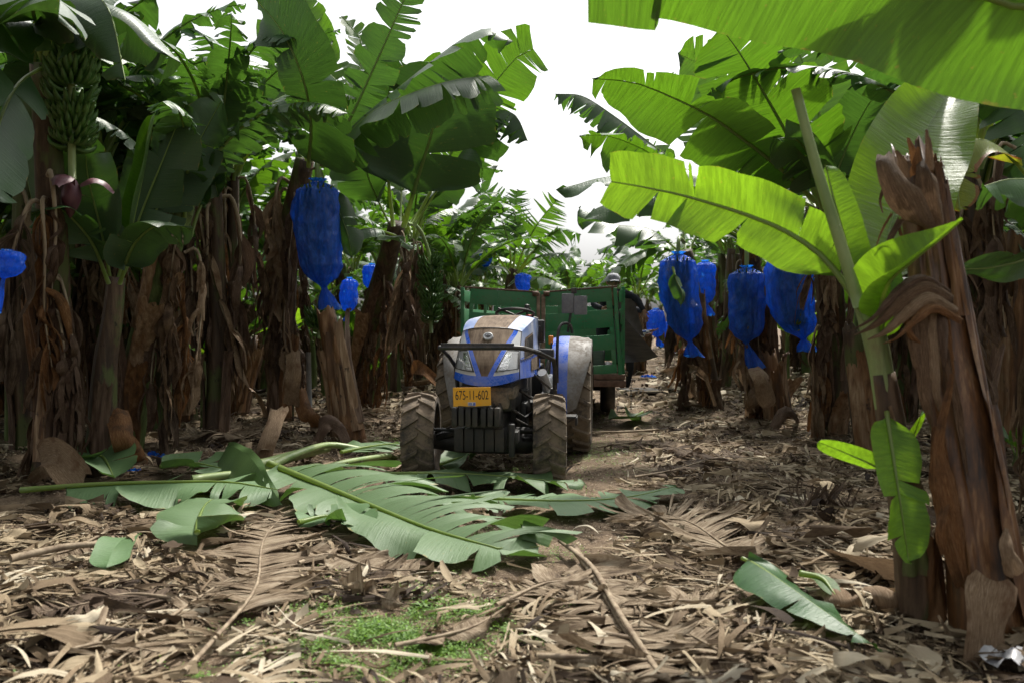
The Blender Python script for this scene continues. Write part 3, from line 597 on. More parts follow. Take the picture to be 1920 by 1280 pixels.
# moss and low weeds: tiny leaves in drifts
def weeds():
    rg = np.random.default_rng(9); V, T = [], []
    spots = [((-.55, 4.0), .42, .42, 9000), ((-.40, 3.95), .35, .22, 3000), ((-.62, 4.45), .5, .2, 2600), ((-1.25, 3.55), .35, .18, 1100), ((.02, 4.5), .22, .15, 500), ((-.3, 6.0), .3, .25, 700),
             ((.95, 9.8), .35, .9, 1800), ((.1, 5.6), .35, .2, 500), ((-.1, 8.3), .6, .7, 1500), ((1.9, 13.0), .9, 1.2, 1500), ((-3.6, 4.9), .5, .2, 500), ((-1.6, 10.9), .5, .25, 350), ((.5, 7.3), .3, .5, 350), ((-.75, 5.0), .25, .1, 250)]
    P_ = []
    for (cx, cy), sx, sy, n in spots:
        k = rg.normal(0, 1, (n, 2)); k = k*(rg.random((n, 1))**.35); P_.append(np.stack([cx+k[:, 0]*sx, cy+k[:, 1]*sy], 1))
    p = np.concatenate(P_); cl = np.sin(p[:, 0]*9+1)*np.sin(p[:, 1]*11)+.5*np.sin(p[:, 0]*23)*np.sin(p[:, 1]*19); p = p[cl+rg.normal(0, .35, len(p)) > -.05]
    p = p[rg.random(len(p)) < .55]; big = np.clip(np.exp(rg.normal(-.35, .35, len(p))), .3, 1.25); m = 8                     # each plant: a little rosette of leaves on short stems
    c_ = np.repeat(p, m, 0); bg_ = np.repeat(big, m); n = len(c_); a = rg.uniform(0, 6.28, n); rad = rg.uniform(.0, .028, n)*bg_; lift = rg.uniform(.004, .035, n)*bg_
    p = c_+np.stack([rad*np.cos(a), rad*np.sin(a)], 1); a = a+rg.normal(0, .7, n); L = rg.uniform(.006, .017, n)*bg_; z = hgt(p[:, 0], p[:, 1])+lift; ti = rg.uniform(-.3, .9, n)
    for dx, dy, dz in ((0, 0, 0), (.5, .38, .5), (1, 0, .8), (.5, -.38, .5)):
        V.append(np.stack([p[:, 0]+L*(dx*np.cos(a)-dy*np.sin(a)), p[:, 1]+L*(dx*np.sin(a)+dy*np.cos(a)), z+L*dz*ti], 1))
    V = np.stack(V, 1).reshape(-1, 3); F = (np.arange(n)*4)[:, None]+np.arange(4)
    t = NT('weed_green'); c = t.ramp(t.attr(), (0, (.05, .12, .018)), (1, (.16, .27, .04))); b = t.bsdf(c, .5, spec=.3); tr = t.n('ShaderNodeBsdfTranslucent'); t.put(tr.inputs['Color'], (.25, .45, .04))
    m = t.done(t.mixsh(.3, b, tr.outputs[0]))
    o = MB().raw(V, F.tolist(), col=np.repeat(rg.random(n), 4)).build('ground_weeds', m, smooth=False); tag(o, 'low bright green weeds creeping over the bare lane soil', kind='stuff')

# ---------------------------------------------------------------- tractor
def dusty(name, c, dust=(.30, .24, .18), amt=.6, rough=.3, sc=2.2, lo=.42, hi=.66, metal=0.0, spec=.5):
    t = NT(name); o = t.coord(); f = t.noise(o, sc, 6, .65); f2 = t.noise(o, 40, 4, .7)
    k = t.math('MULTIPLY', t.ramp(t.math('ADD', f, t.math('MULTIPLY', t.math('SUBTRACT', f2, .5), .35)), (lo, 0.0), (hi, 1.0)), amt)
    return t.done(t.bsdf(t.mix(k, c, dust), t.math('MULTIPLY_ADD', k, .5, rough), t.bump(f2, .12, .004), metal, spec))
M['blue'] = dusty('paint_blue', (.014, .085, .50), (.26, .27, .34), .55, .25, 3.2)
M['blue_pale'] = dusty('paint_blue_dusty', (.13, .20, .42), (.42, .42, .44), .75, .3)
M['silver'] = dusty('paint_silver', (.42, .44, .47), (.30, .27, .23), .5, .3)
M['fender_dust'] = dusty('fender_dust', (.21, .20, .19), (.14, .115, .09), .8, .6, 5)
def grille_mat():
    t = NT('grille_dust'); o = t.coord(); f = t.noise(t.scale(o, (26, 3, 3)), 1.6, 6, .65); f2 = t.noise(o, 7, 5, .6); w = t.n('ShaderNodeTexWave', bands_direction='Z'); t.put(w.inputs['Vector'], o); w.inputs['Scale'].default_value = 26
    c = t.mix(t.ramp(t.math('ADD', t.math('MULTIPLY', f, .6), t.math('MULTIPLY', f2, .4)), (.38, 0.0), (.62, 1.0)), (.070, .046, .031), (.20, .15, .105)); c = t.mix(t.math('MULTIPLY', w.outputs['Fac'], .07), c, (.03, .022, .018))
    return t.done(t.bsdf(c, .85, t.bump(t.math('ADD', t.math('MULTIPLY', w.outputs['Fac'], .3), f2), .3, .004), spec=.2))
M['grille'] = grille_mat()
M['black'] = dusty('black_plastic', (.012, .012, .013), (.16, .12, .09), .5, .45, 5, .45, .75)
M['iron'] = dusty('dark_iron', (.012, .012, .012), (.11, .085, .062), .6, .5, 6, .46, .78, 0.0)
M['mud'] = dusty('dried_mud', (.03, .026, .023), (.20, .155, .11), .9, .7, 5, .35, .6)
M['seat'] = dusty('seat_grey', (.10, .10, .11), (.25, .24, .24), .7, .5)
M['rubber'] = dusty('tyre_rubber', (.035, .03, .027), (.20, .155, .11), .92, .8, 5, .28, .58)
M['rim'] = dusty('rim', (.10, .085, .07), (.21, .16, .12), .8, .6, 5)
M['plate'] = dusty('plate_yellow', (.78, .36, .008), (.5, .33, .12), .35, .4, 9)
M['ink'] = simple('ink_black', (.010, .010, .010), (.02, .02, .02), rough=.5)
M['white'] = dusty('white_panel', (.62, .62, .60), (.33, .28, .22), .6, .5, 6)
M['orange'] = simple('orange_lens', (.75, .20, .01), (.8, .28, .02), rough=.25)
M['red'] = simple('red_plastic', (.30, .02, .015), (.4, .04, .02), rough=.4)
M['chrome'] = simple('reflector', (.75, .75, .74), (.55, .55, .54), (30, 30, 30), .12, .5, .9)
def glass_mat():
    t = NT('lamp_glass'); g = t.n('ShaderNodeBsdfGlass'); g.inputs['Roughness'].default_value = .06; g.inputs['IOR'].default_value = 1.25
    tr = t.n('ShaderNodeBsdfTransparent'); return t.done(t.mixsh(.45, tr.outputs[0], g.outputs[0]))
M['glass'] = glass_mat()
YAW = math.atan(SL); TYAW = math.radians(6.5)
TR = thing('tractor', (-.165, 8.06, 0), 'narrow blue tractor with dusty brown grille and black bull bar', 'tractor', rot=(0, 0, -TYAW))
def part(name, mb, mats, parent=TR, sharp=40, origin=(0, 0, 0), **kw): return mb.build(name, [M[m] for m in (mats if isinstance(mats, (list, tuple)) else [mats])], parent, sharp=sharp, origin=origin, **kw)
# bonnet shape: u across the nose (-1..1), v up it (0..1)
def nose(u, v):
    hw = .285-.02*v; z = .925+.485*v+.055*u*u*(1-v)**2; y = -.62+.34*v**1.6+.16*abs(u)**2.6
    return np.array([u*hw, y, z-.035*abs(u)**3*v])
def nose_band(lo, hi, v0, v1, nu=10, nv=14, off=0.0):
    A = np.zeros((nu, nv, 3))
    for j in range(nv):
        v = v0+(v1-v0)*j/(nv-1); a, b = lo(v), hi(v)
        for i in range(nu): A[i, j] = nose(a+(b-a)*i/(nu-1), v)+np.array([0, -off, off*.3])
    return A
gl = lambda v: .08+.70*np.clip((v-.15)/.82, 0, 1)**1.05
gb = lambda v: np.minimum(gl(v)+.13+.04*(1-v), 1)
mb = MB().grid(nose_band(lambda v: -gl(v), gl, .17, 1, 18)); part('grille', mb, 'grille')
for s in (-1, 1):
    f = (lambda v, s=s: s*gl(v)); g = (lambda v, s=s: s*gb(v)); h = (lambda v, s=s: s*1.0)
    part('bonnet_stripe', MB().grid(nose_band(f, g, .17, 1)), 'blue')
    o = part('lamp_panel', MB().grid(nose_band(g, h, .17, 1)), 'silver')
    # headlight: a bowl, a lens and a dark rim set on the panel
    def hl(v, a): 
        lo_ = min(gb(v)+.05, .8); return s*(lo_+(.97-lo_)*a)
    L = part('headlight', MB().grid(nose_band(lambda v: hl(v, 0), lambda v: hl(v, 1), .24, .60, 6, 7, -.03)).grid(nose_band(lambda v: hl(v, .0), lambda v: hl(v, .48), .27, .57, 5, 6, .002), 0), ['chrome'], smooth=False)
    part('headlight_lens', MB().grid(nose_band(lambda v: hl(v, 0), lambda v: hl(v, 1), .24, .60, 6, 7, .012)), 'glass', L)
    fr = MB()
    for (a, b, v0, v1) in ((0, 1, .225, .245), (0, 1, .595, .615), (-.06, .02, .225, .615), (.98, 1.05, .225, .615)):
        fr.grid(nose_band(lambda v: hl(v, a), lambda v: hl(v, b), v0, v1, 4, 6, .014))
    for k in (.33, .66): fr.grid(nose_band(lambda v: hl(v, k-.02), lambda v: hl(v, k+.02), .245, .595, 3, 6, -.004))
    part('headlight_rim', fr, 'black', L)
part('nose_lip', MB().grid(nose_band(lambda v: -1.0, lambda v: 1.0, 0, .17, 24, 6, 0)).grid(np.stack([nose_band(lambda v: -1.0, lambda v: 1.0, 0, .0001, 24, 2)[:, 0], nose_band(lambda v: -1.0, lambda v: 1.0, 0, .0001, 24, 2)[:, 0]+np.array([0, .14, -.015])], 1)), 'blue')
# bonnet top and sides run from the nose edge back to the dash
def side_curve(v, k):
    a = nose(1, v); b = np.array([.335-.03*v, 1.15, .93+.50*v+(.06 if v > .99 else .03*v)]); p = a+(b-a)*k
    p[2] += .05*math.sin(PI*k)*v; p[0] += .03*math.sin(PI*min(1, k*1.2)); return p
for s in (-1, 1):
    def band(v0, v1, k0=0.0, k1=1.0, off=0.0, nk=14): 
        A = np.array([[side_curve(v0+(v1-v0)*i/5, k0+(k1-k0)*j/(nk-1)) for j in range(nk)] for i in range(6)]); A[..., 0] = s*(A[..., 0]+off); return A
    part('bonnet_side', MB().grid(band(0, .45), 0).grid(band(.45, .80), 1).grid(band(.80, 1.0), 2), ['blue', 'blue_pale', 'blue_pale'])
    part('side_grille', MB().grid(band(.40, .82, .12, .42, .006)).grid(band(.12, .35, .35, .9, .006)), 'grille')
A = np.zeros((15, 13, 3))
for i in range(15):
    u = -1+2*i/14
    for j in range(13):
        k = j/12; e = side_curve(1.0, k); c = nose(0, 1); back = np.array([0, 1.15, 1.52]); m = c+(back-c)*k; m[2] += .05*math.sin(PI*k)
        w = abs(u); A[i, j] = [u*e[0], m[1]+(e[1]-m[1])*w**2.6, m[2]+(e[2]-m[2])*w**3]
part('bonnet_top', MB().grid(A[3:12], 0).grid(A[:4], 1).grid(A[11:], 1), ['grille', 'blue_pale'])
# panel seams, latch, side louvres and a mud-splashed belly pan
mb = MB()
for s in (-1, 1):
    e = np.array([nose(1, v) for v in np.linspace(0, 1, 14)]); e[:, 0] *= s; mb.tube(e+np.array([s*.001, -.002, 0]), .0035, 5)
    mb.tube([[s*q[0]+s*.004, q[1], q[2]] for q in [side_curve(.42, k) for k in np.linspace(.02, .98, 12)]], .0035, 5)
top = np.array([nose(u, 1) for u in np.linspace(-1, 1, 15)]); mb.tube(top+np.array([0, -.001, .003]), .0035, 5)
part('bonnet_seam', mb, 'black')
for s in (-1, 1):
    mb = MB()
    for k in np.linspace(.14, .40, 8): mb.tube([[s*(q[0]+.010), q[1], q[2]] for q in [side_curve(v, k) for v in np.linspace(.44, .78, 6)]], .005, 5)
    part('side_louvre', mb, 'black')
part('belly_pan', MB().box((0, -.28, .86), (.50, .50, .12), .05).box((0, -.50, .80), (.40, .10, .16), .04), 'mud')
mb = MB().tube([(.20, -.30, .70), (.30, -.2, .62), (.38, .0, .66), (.42, .3, .80)], .013, 6).tube([(.24, -.35, .62), (.34, -.25, .55), (.46, -.12, .50)], .011, 6).tube([(-.26, -.35, .60), (-.38, -.2, .52), (-.52, -.1, .46)], .011, 6).tube([(.26, -.2, .86), (.33, .0, .78), (.33, .35, .74)], .016, 6)
part('brake_hose', mb, 'black')
# round badge with an embossed leaf mark
bc = nose(0, .84)+np.array([0, -.012, .004]); bt = math.radians(-36)
mb = MB(); n = 28; a = np.arange(n)*2*PI/n
def bpt(x, z, o): return bc+np.array([x, -o*math.cos(bt)+z*math.sin(-bt), o*.5+z*math.cos(bt)])
rings = [(.0, .012), (.030, .012), (.034, .017), (.040, .014), (.042, -.01)]
mb.grid(np.array([[bpt(r*math.cos(t)*1.08, r*math.sin(t)*.92, o) for t in a] for r, o in rings]), closev=True)
badge = part('badge', mb, 'silver')
mb = MB()
for k in (-1, 0, 1):
    c0, ang = np.array([0, -.02]), k*.72; d = np.array([math.sin(ang), math.cos(ang)]); e = np.array([d[1], -d[0]]); q = [c0, c0+d*.02+e*.008, c0+d*.042, c0+d*.02-e*.008]
    mb.raw([bpt(p[0], p[1], .0165) for p in q], [[0, 1, 2, 3]])
part('badge_mark', mb, 'ink', badge, smooth=False)
# black bull bar
mb = MB(); path = [(-.40, -.50, 1.245), (-.37, -.66, 1.248), (.25, -.66, 1.252), (.33, -.62, 1.245), (.45, -.42, 1.20), (.55, -.12, 1.13), (.56, -.05, 1.05), (.555, .02, .82)]
for i in range(len(path)-1): mb.tube([path[i], path[i+1]], .021, 8)
for i in range(1, len(path)-1): mb.raw(*[(lambda b: ([v.co+Vector(path[i]) for v in b.verts], [[v.index for v in f.verts] for f in b.faces]))(b) for b in [bmesh.new()] if bmesh.ops.create_icosphere(b, subdivisions=2, radius=.0215)][0])
mb.tube([(-.40, -.50, 1.245), (-.38, -.2, 1.16), (-.36, .05, 1.05)], .018, 8); mb.box((-.05, -.665, 1.262), (.62, .012, .05), .004)
part('bull_bar', mb, 'black')
mb = MB().tube([(-.36, .05, 1.05), (-.33, .1, .6)], .02, 8).tube([(.55, .0, .86), (.46, .05, .55)], .03, 8); part('bull_bar_bracket', mb, 'iron')
# number plate and its characters
mb = MB().box((0, 0, 0), (.315, .008, .158), .003, mat=0); V, F = text_geo('675-11-602', .075); V = V*np.array([.80, 1.45, 1]); V = np.stack([V[:, 0], np.full(len(V), -.0055), V[:, 1]+.012], 1); mb.raw(V, F, 1)
mb.raw([[-.035, -.0056, -.074], [.03, -.0056, -.074], [.03, -.0056, -.043], [-.035, -.0056, -.043]], [[0, 1, 2, 3]], 2).raw([[-.028, -.0066, -.071], [.0, -.0066, -.071], [.0, -.0066, -.05], [-.028, -.0066, -.05]], [[0, 1, 2, 3]], 3)
mb.raw([[.004, -.0066, -.072], [.028, -.0066, -.072], [.028, -.0066, -.047], [.012, -.0066, -.047]], [[0, 1, 2, 3]], 3)
for k in range(5): mb.raw([[-.024+k*.004, -.0070, -.07+.004*(k % 3)], [-.021+k*.004, -.0070, -.07+.004*(k % 3)], [-.021+k*.004, -.0070, -.06], [-.024+k*.004, -.0070, -.06]], [[0, 1, 2, 3]], 2)
pl = mb.build('number_plate', [M['plate'], M['ink'], M['white'], M['blue']], TR, smooth=False); pl.location = (-.085, -.735, .845); pl.rotation_euler = (.03, -.02, TYAW*.4)
part('plate_bracket', MB().box((-.05, -.62, .845), (.16, .20, .03), .004).tube([(-.2, -.74, .765), (-.1, -.76, .76), (.08, -.75, .772)], .006, 6), 'iron')
# engine block, frame, weights, axle
mb = MB().box((0, -.1, .82), (.46, .75, .26), .05).box((0, -.5, .66), (.3, .3, .05), .01).box((0, .8, .72), (.42, 1.5, .42), .05).box((0, .0, .58), (.30, 1.0, .22), .03).box((.02, .6, .45), (.34, 1.6, .22), .05)
mb.box((.24, .45, .72), (.08, .3, .2), .02).box((.27, .1, .60), (.06, .22, .26), .02); part('engine_block', mb, 'iron')
for i in range(7):
    x = -.235+i*.058+(.012 if i > 3 else 0)
    wm = MB().box((x, -.62, .675), (.050, .24, .165), .020).box((x, -.55, .755), (.026, .10, .05), .012).tube([(x, -.742, .705), (x, -.736, .705)], .010, 8)
    part('front_weight', wm, 'iron')
mb = MB()
for i in range(5): mb.box((-.235+i*.088, -.42, .455), (.082, .20, .20), .012)
part('weight_block', mb, 'iron')
mb = MB().tube([(-.665, 0, .40), (-.3, -.02, .37), (.3, -.02, .37), (.495, 0, .40)], [.085, .10, .10, .085], 14).box((0, 0, .39), (.36, .3, .22), .04).tube([(-.6, -.18, .50), (.44, -.18, .50)], .016, 8).tube([(-.5, -.1, .42), (-.3, -.16, .48)], .03, 8).tube([(.12, -.16, .50), (.42, -.16, .50)], .03, 10)
mb.box((.225, -.52, .46), (.05, .07, .28), .015).box((.25, -.42, .48), (.05, .2, .10), .01).tube([(.3, -.3, .44), (.5, -.1, .42)], .02, 6)
part('front_axle', mb, 'iron')
# tyres
def tyre(mb, r, w, n, h, lug_w, mat=0, up=1):
    prof = [(-w*.40, r*.62), (-w*.48, r*.70), (-w*.52, r*.80), (-w*.50, r*.90), (-w*.44, r-h*1.1), (-w*.2, r-h*.85), (0, r-h*.8), (w*.2, r-h*.85), (w*.44, r-h*1.1), (w*.50, r*.90), (w*.52, r*.80), (w*.48, r*.70), (w*.40, r*.62)]
    mb.lathe(prof, 48, 'x', mat=mat)
    for i in range(n):
        for sd in (-1, 1):
            a0 = (i+(.5 if sd > 0 else 0))*2*PI/n; ks = np.linspace(0, 1, 7); V = []
            for k in ks:
                x = sd*(-.03*w+.55*w*k); a = a0+up*(.55*k**.9)*lug_w*6; drop = .25*h*k**2+(h*1.0*max(0, k-.86)/.14 if k > .86 else 0); dw = lug_w*(.42+.18*k)
                for rr, da in ((r-h*1.6, -dw*1.35), (r-drop, -dw), (r-drop, dw), (r-h*1.6, dw*1.35)): V.append([x, rr*math.cos(a+da), rr*math.sin(a+da)])
            A = np.array(V).reshape(7, 4, 3); b = mb.n; mb.grid(A, mat, closev=True, flip=(sd > 0)); mb.F += [(b, b+1, b+2, b+3), (b+27, b+26, b+25, b+24)]; mb.M += [mat, mat]
    return mb
def wheel(name, loc, r, w, n, yaw, h=.035, up=1, rim='rim'):
    root = tyre(MB(), r, w, n, h, .075*.4/r*(.4/.4) if r < .5 else .058, up=up).build(name, [M['rubber']], TR, sharp=35); root.location = loc; root.rotation_euler = (0, 0, yaw)
    rr = r*.62; mb = MB().lathe([(-w*.42, rr), (-w*.38, rr*.93), (-w*.1, rr*.86), (w*.1, rr*.86), (w*.38, rr*.93), (w*.42, rr)], 32).lathe([(w*.10, rr*.87), (w*.14, rr*.6), (w*.10, rr*.35), (w*.2, rr*.3), (w*.2, .001)], 32).lathe([(w*.04, rr*.87), (w*.06, rr*.3), (-w*.1, rr*.28), (-w*.3, rr*.26), (-w*.3, .001)], 32)
    for i in range(8): a = i*PI/4; mb.tube([(w*.12, rr*.48*math.cos(a), rr*.48*math.sin(a)), (w*.19, rr*.48*math.cos(a), rr*.48*math.sin(a))], .014, 6)
    mb.build('rim', [M[rim]], root, sharp=35); return root
for s in (-1, 1):
    wheel('front_wheel', (s*.588-.085, 0, .408), .412, .285, 17, TYAW-.02)
    wheel('rear_wheel', (s*.655, 1.98, .60), .605, .36, 20, 0)
# rear fenders: a curved guard, blue inside and dusty grey outside
for s in (-1, 1):
    n = 18; a = np.linspace(math.radians(-4), math.radians(176), n); R0 = .70
    xs = [.40, .42, .50, .60, .70, .80, .845, .85]; rs = [.50, .685, .705, .705, .70, .69, .665, .60]
    A = np.array([[[s*(x if s > 0 else .40+(x-.40)*.82), 1.98-(R0*r/.705)*math.cos(t), .60+(R0*r/.705)*math.sin(t)] for t in np.linspace(math.radians(-8+58*np.clip((x-.66)/.19, 0, 1)**1.6), math.radians(176), n)] for x, r in zip(xs, rs)])
    mb = MB().grid(A[:4], 0).grid(A[3:], 1); part('rear_fender', mb, ['blue' if s > 0 else 'fender_dust', 'fender_dust'])
    part('fender_light', MB().box((s*.43, 1.30, 1.27), (.05, .05, .09), .01), 'orange')
mb = MB().tube(spline([(.50, 1.24, .83), (.50, 1.22, 1.1), (.51, 1.26, 1.36), (.55, 1.34, 1.44), (.63, 1.36, 1.43), (.65, 1.36, 1.34)], 20)[0], .016, 8); part('grab_rail', mb, 'black')
# dash, steering wheel, seat, platform, levers
mb = MB().box((0, 1.22, 1.28), (.52, .18, .40), .05).box((0, 1.2, 1.5), (.30, .12, .06), .03); part('dashboard', mb, 'black')
t = np.linspace(0, 2*PI, 29); ca, sa = math.cos(.5), math.sin(.5)
mb = MB().tube(np.stack([.04+.20*np.cos(t), 1.40-.20*np.sin(t)*ca, 1.545-.20*np.sin(t)*sa*-1*.55], 1), .016, 8, caps=False)
for k in range(3): a_ = k*2.1+.5; mb.tube([(.04, 1.40, 1.53), (.04+.2*math.cos(a_), 1.40-.2*math.sin(a_)*ca, 1.545+.11*math.sin(a_))], .012, 6)
mb.tube([(.04, 1.40, 1.53), (.0, 1.26, 1.35)], .025, 8); part('steering_wheel', mb, 'black')
mb = MB().box((0, 1.95, 1.02), (.50, .48, .12), .05).box((0, 2.18, 1.28), (.46, .12, .48), .05); part('seat', mb, 'seat')
mb = MB().box((.23, 1.48, 1.36), (.24, .10, .24), .02).box((.23, 1.44, 1.38), (.19, .03, .16), .01); part('tool_box', mb, ['black'])
mb = MB().box((0, 1.4, .62), (.95, .75, .05), .01).box((0, 1.9, .80), (.6, .5, .4), .05); part('platform', mb, 'iron')
mb = MB().tube([(.30, 1.1, 1.0), (.33, 1.05, 1.42)], .009, 6).tube([(.42, 1.2, .9), (.45, 1.12, 1.25)], .009, 6).tube([(.16, 1.5, 1.4), (.16, 1.48, 1.60)], .012, 6); part('lever', mb, 'black')
part('lever_knob', MB().lathe([(1.56, .001), (1.565, .03), (1.60, .035), (1.64, .025), (1.65, .001)], 12, 'z', (.16, 1.48, .0)), 'black'); part('red_cap', MB().lathe([(1.47, .035), (1.53, .035), (1.54, .001)], 12, 'z', (.18, 1.46, 0)), 'red')
mb = MB().tube([(.36, .9, 1.0), (.40, 1.05, .95), (.42, 1.2, 1.1)], .02, 6).tube([(.35, .6, 1.02), (.42, .8, .8), (.40, 1.1, .7)], .014, 6).tube([(.3, .3, 1.0), (.45, .5, .85), (.48, .9, .75)], .012, 6).box((.40, 1.02, 1.14), (.16, .2, .10), .03); part('hose', mb, 'black')
mb = MB().box((.44, .70, .52), (.14, .34, .40), .02, mat=0); V, F = text_geo('CN', .075); mb.raw(np.stack([V[:, 0]+.43, np.full(len(V), .526), V[:, 1]+.64], 1), F, 1)
part('white_tank', mb, ['white', 'ink'], sharp=40)
mb = MB().box((.43, 1.0, .82), (.10, .5, .20), .04).tube([(.40, .50, .98), (.46, .72, .78)], .045, 10); part('fuel_tank', mb, 'silver')
part('step', MB().box((.60, 1.05, .50), (.22, .25, .025), .005).box((.71, 1.05, .46), (.02, .25, .08), .004), 'iron')
# mirror on its stalk
mb = MB().tube([(.60, 1.42, 1.35), (.63, 1.44, 1.55), (.66, 1.45, 1.78)], .013, 8).box((.665, 1.44, 1.79), (.06, .04, .06), .01); mr = part('mirror_stalk', mb, 'black')
part('mirror', MB().box((.60, 1.43, 1.655), (.13, .03, .21), .012).box((.735, 1.42, 1.635), (.14, .03, .20), .012), 'seat', mr)
# ---------------------------------------------------------------- trailer
M['trailer_green'] = dusty('paint_green', (.022, .175, .060), (.10, .17, .09), .45, .5, 3)
M['wood'] = simple('old_wood', (.13, .085, .055), (.27, .20, .14), (3, 14, 14), .8, .4)
M['rust'] = simple('rusty_steel', (.07, .035, .022), (.15, .09, .06), (12, 12, 12), .75, .4)
M['mat'] = simple('foam_grey', (.095, .096, .105), (.15, .15, .158), (4, 4, 30), .85, .4)
M['mat_brown'] = simple('foam_brown', (.10, .085, .075), (.17, .15, .13), (6, 6, 6), .85, .4)
TX, TY = .40, 12.1
TL = thing('trailer', (TX, TY, 0), 'green slatted farm trailer hitched behind the tractor', 'trailer', rot=(0, 0, -YAW*.6))
def trailer_mat():
    t = NT('paint_green_worn'); o = t.coord(); f = t.noise(o, 2.4, 6, .65); f2 = t.noise(t.scale(o, (9, 9, 22)), 2.0, 6, .7); f3 = t.noise(o, 45, 4, .7)
    c = t.mix(t.ramp(f, (.40, 0.0), (.66, .55)), (.020, .165, .058), (.10, .18, .095)); c = t.mix(t.ramp(t.math('ADD', f2, t.math('MULTIPLY', t.math('SUBTRACT', f3, .5), .3)), (.60, 0.0), (.66, .85)), c, (.11, .06, .035))
    return t.done(t.bsdf(c, .55, t.bump(f3, .2, .004), spec=.4))
M['trailer_green'] = trailer_mat()
def panel(w, h, slots, div=()):
    """a plank gate w by h with slots (z0, z1, x0, x1) cut through it; the divisions are narrow proud battens"""
    mb = MB(); zs = sorted({0, h, *[s[0] for s in slots], *[s[1] for s in slots]})
    for z0, z1 in zip(zs, zs[1:]):
        sl_ = [s for s in slots if s[0] <= z0+1e-6 and s[1] >= z1-1e-6]
        if not sl_: mb.box((w/2, 0, (z0+z1)/2), (w, .03, z1-z0), .003)
        else:
            x = 0
            for s in sl_:
                if s[2] > x: mb.box(((x+s[2])/2, 0, (z0+z1)/2), (s[2]-x, .03, z1-z0), .003)
                x = s[3]
            if x < w: mb.box(((x+w)/2, 0, (z0+z1)/2), (w-x, .03, z1-z0), .003)
    for d in div: mb.box((d, -.018, h*.5), (.012, .010, h*.98), .002)
    return mb
z0 = .735
o = panel(.94, 1.18, [(.86, .97, .05, .20), (.86, .97, .24, .36), (.86, .97, .42, .89), (.50, .60, .05, .89), (.16, .28, .05, .89)], (.385,)).build('front_gate', [M['trailer_green']], TL, sharp=30); o.location = (-1.05, -.02, z0); o.rotation_euler = (0, math.radians(4.0), 0)
o = panel(.98, 1.18, [(.86, .97, .06, .24), (.86, .97, .42, .90), (.52, .62, .44, .92), (.12, .32, .55, .92)], (.39, .58)).build('front_gate', [M['trailer_green']], TL, sharp=30); o.location = (.055, -.02, z0-.04); o.rotation_euler = (0, math.radians(-4.2), 0)
o = MB().box((0, 0, .61), (.05, .05, 1.24), .01).build('gate_post', [M['trailer_green']], TL); o.location = (1.075, -.04, z0-.05); o.rotation_euler = (0, math.radians(-3.6), 0)
o = MB().box((-.035, 0, .56), (.05, .04, 1.14), .006).box((.03, .012, .55), (.055, .04, 1.12), .006).build('seam_post', [M['wood']], TL); o.location = (.0, -.045, z0-.02)
for s in (-1, 1): o = MB().lathe([(-.04, .001), (-.04, .035), (.04, .035), (.04, .001)], 12, 'x').build('hinge_pin', [M['rust']], TL); o.location = (s*.075, -.05, z0+1.10)
for s in (-1, 1):
    w = MB()
    for z_, h_ in ((.0, .26), (.36, .22), (.68, .22), (1.0, .16)): w.box((s*1.09, 2.2, z0+z_+h_/2), (.03, 4.2, h_), .004)
    for y_ in (.2, 1.6, 3.0, 4.2): w.box((s*1.115, y_, z0+.6), (.05, .06, 1.2), .004)
    w.build('side_gate', [M['trailer_green']], TL, sharp=30)
MB().box((0, 4.3, z0+.5), (2.1, .04, 1.0), .005).build('rear_gate', [M['trailer_green']], TL)
mb = MB().box((0, 2.15, .69), (2.24, 4.4, .05), .006); mb.build('bed', [M['wood']], TL)
mb = MB().box((0, -.045, .715), (2.28, .05, .07), .006).box((0, -.06, .625), (2.30, .06, .085), .006).box((1.10, 2.15, .61), (.06, 4.3, .10), .006).box((-1.10, 2.15, .61), (.06, 4.3, .10), .006); mb.build('bed_frame', [M['rust'], ], TL)
MB().box((.35, 1.9, .55), (.08, 4.0, .12), .01).box((-.35, 1.9, .55), (.08, 4.0, .12), .01).tube([(-1.0, 2.2, .40), (1.0, 2.2, .40)], .05, 10).tube([(.35, 0, .55), (0, -1.3, .50)], .04, 8).tube([(-.35, 0, .55), (0, -1.3, .50)], .04, 8).build('chassis', [M['iron']], TL)
for s in (-1, 1):
    mb = MB().lathe([(-.10, .26), (-.12, .33), (-.10, .39), (0, .41), (.10, .39), (.12, .33), (.10, .26)], 32, 'x'); w = mb.build('trailer_wheel', [M['black']], TL); w.location = (s*.93, 2.2, .41)
    MB().lathe([(-.09, .26), (-.02, .22), (.02, .08), (.05, .001)], 24, 'x').build('rim', [M['rim']], w)
for s_, x_ in ((-1, -.58), (1, .55)):
    o = MB().box((0, 0, 0), (.96, .045, .022), .005).build('top_rail', [M['rust']], TL); o.location = (x_, -.02, z0+1.163); o.rotation_euler = (0, math.radians(-4.1*s_), 0)
# short chain hanging from the bed corner
mb = MB()
for i in range(12):
    t = np.linspace(0, 2*PI, 9); a = np.stack([.012*np.cos(t), 0*t, .024*np.sin(t)], 1) if i % 2 else np.stack([0*t, .012*np.cos(t), .024*np.sin(t)], 1); mb.tube(a+np.array([1.22, -.02, .66-.036*i]), .004, 5, caps=False)
mb.build('chain', [M['iron']], TL)
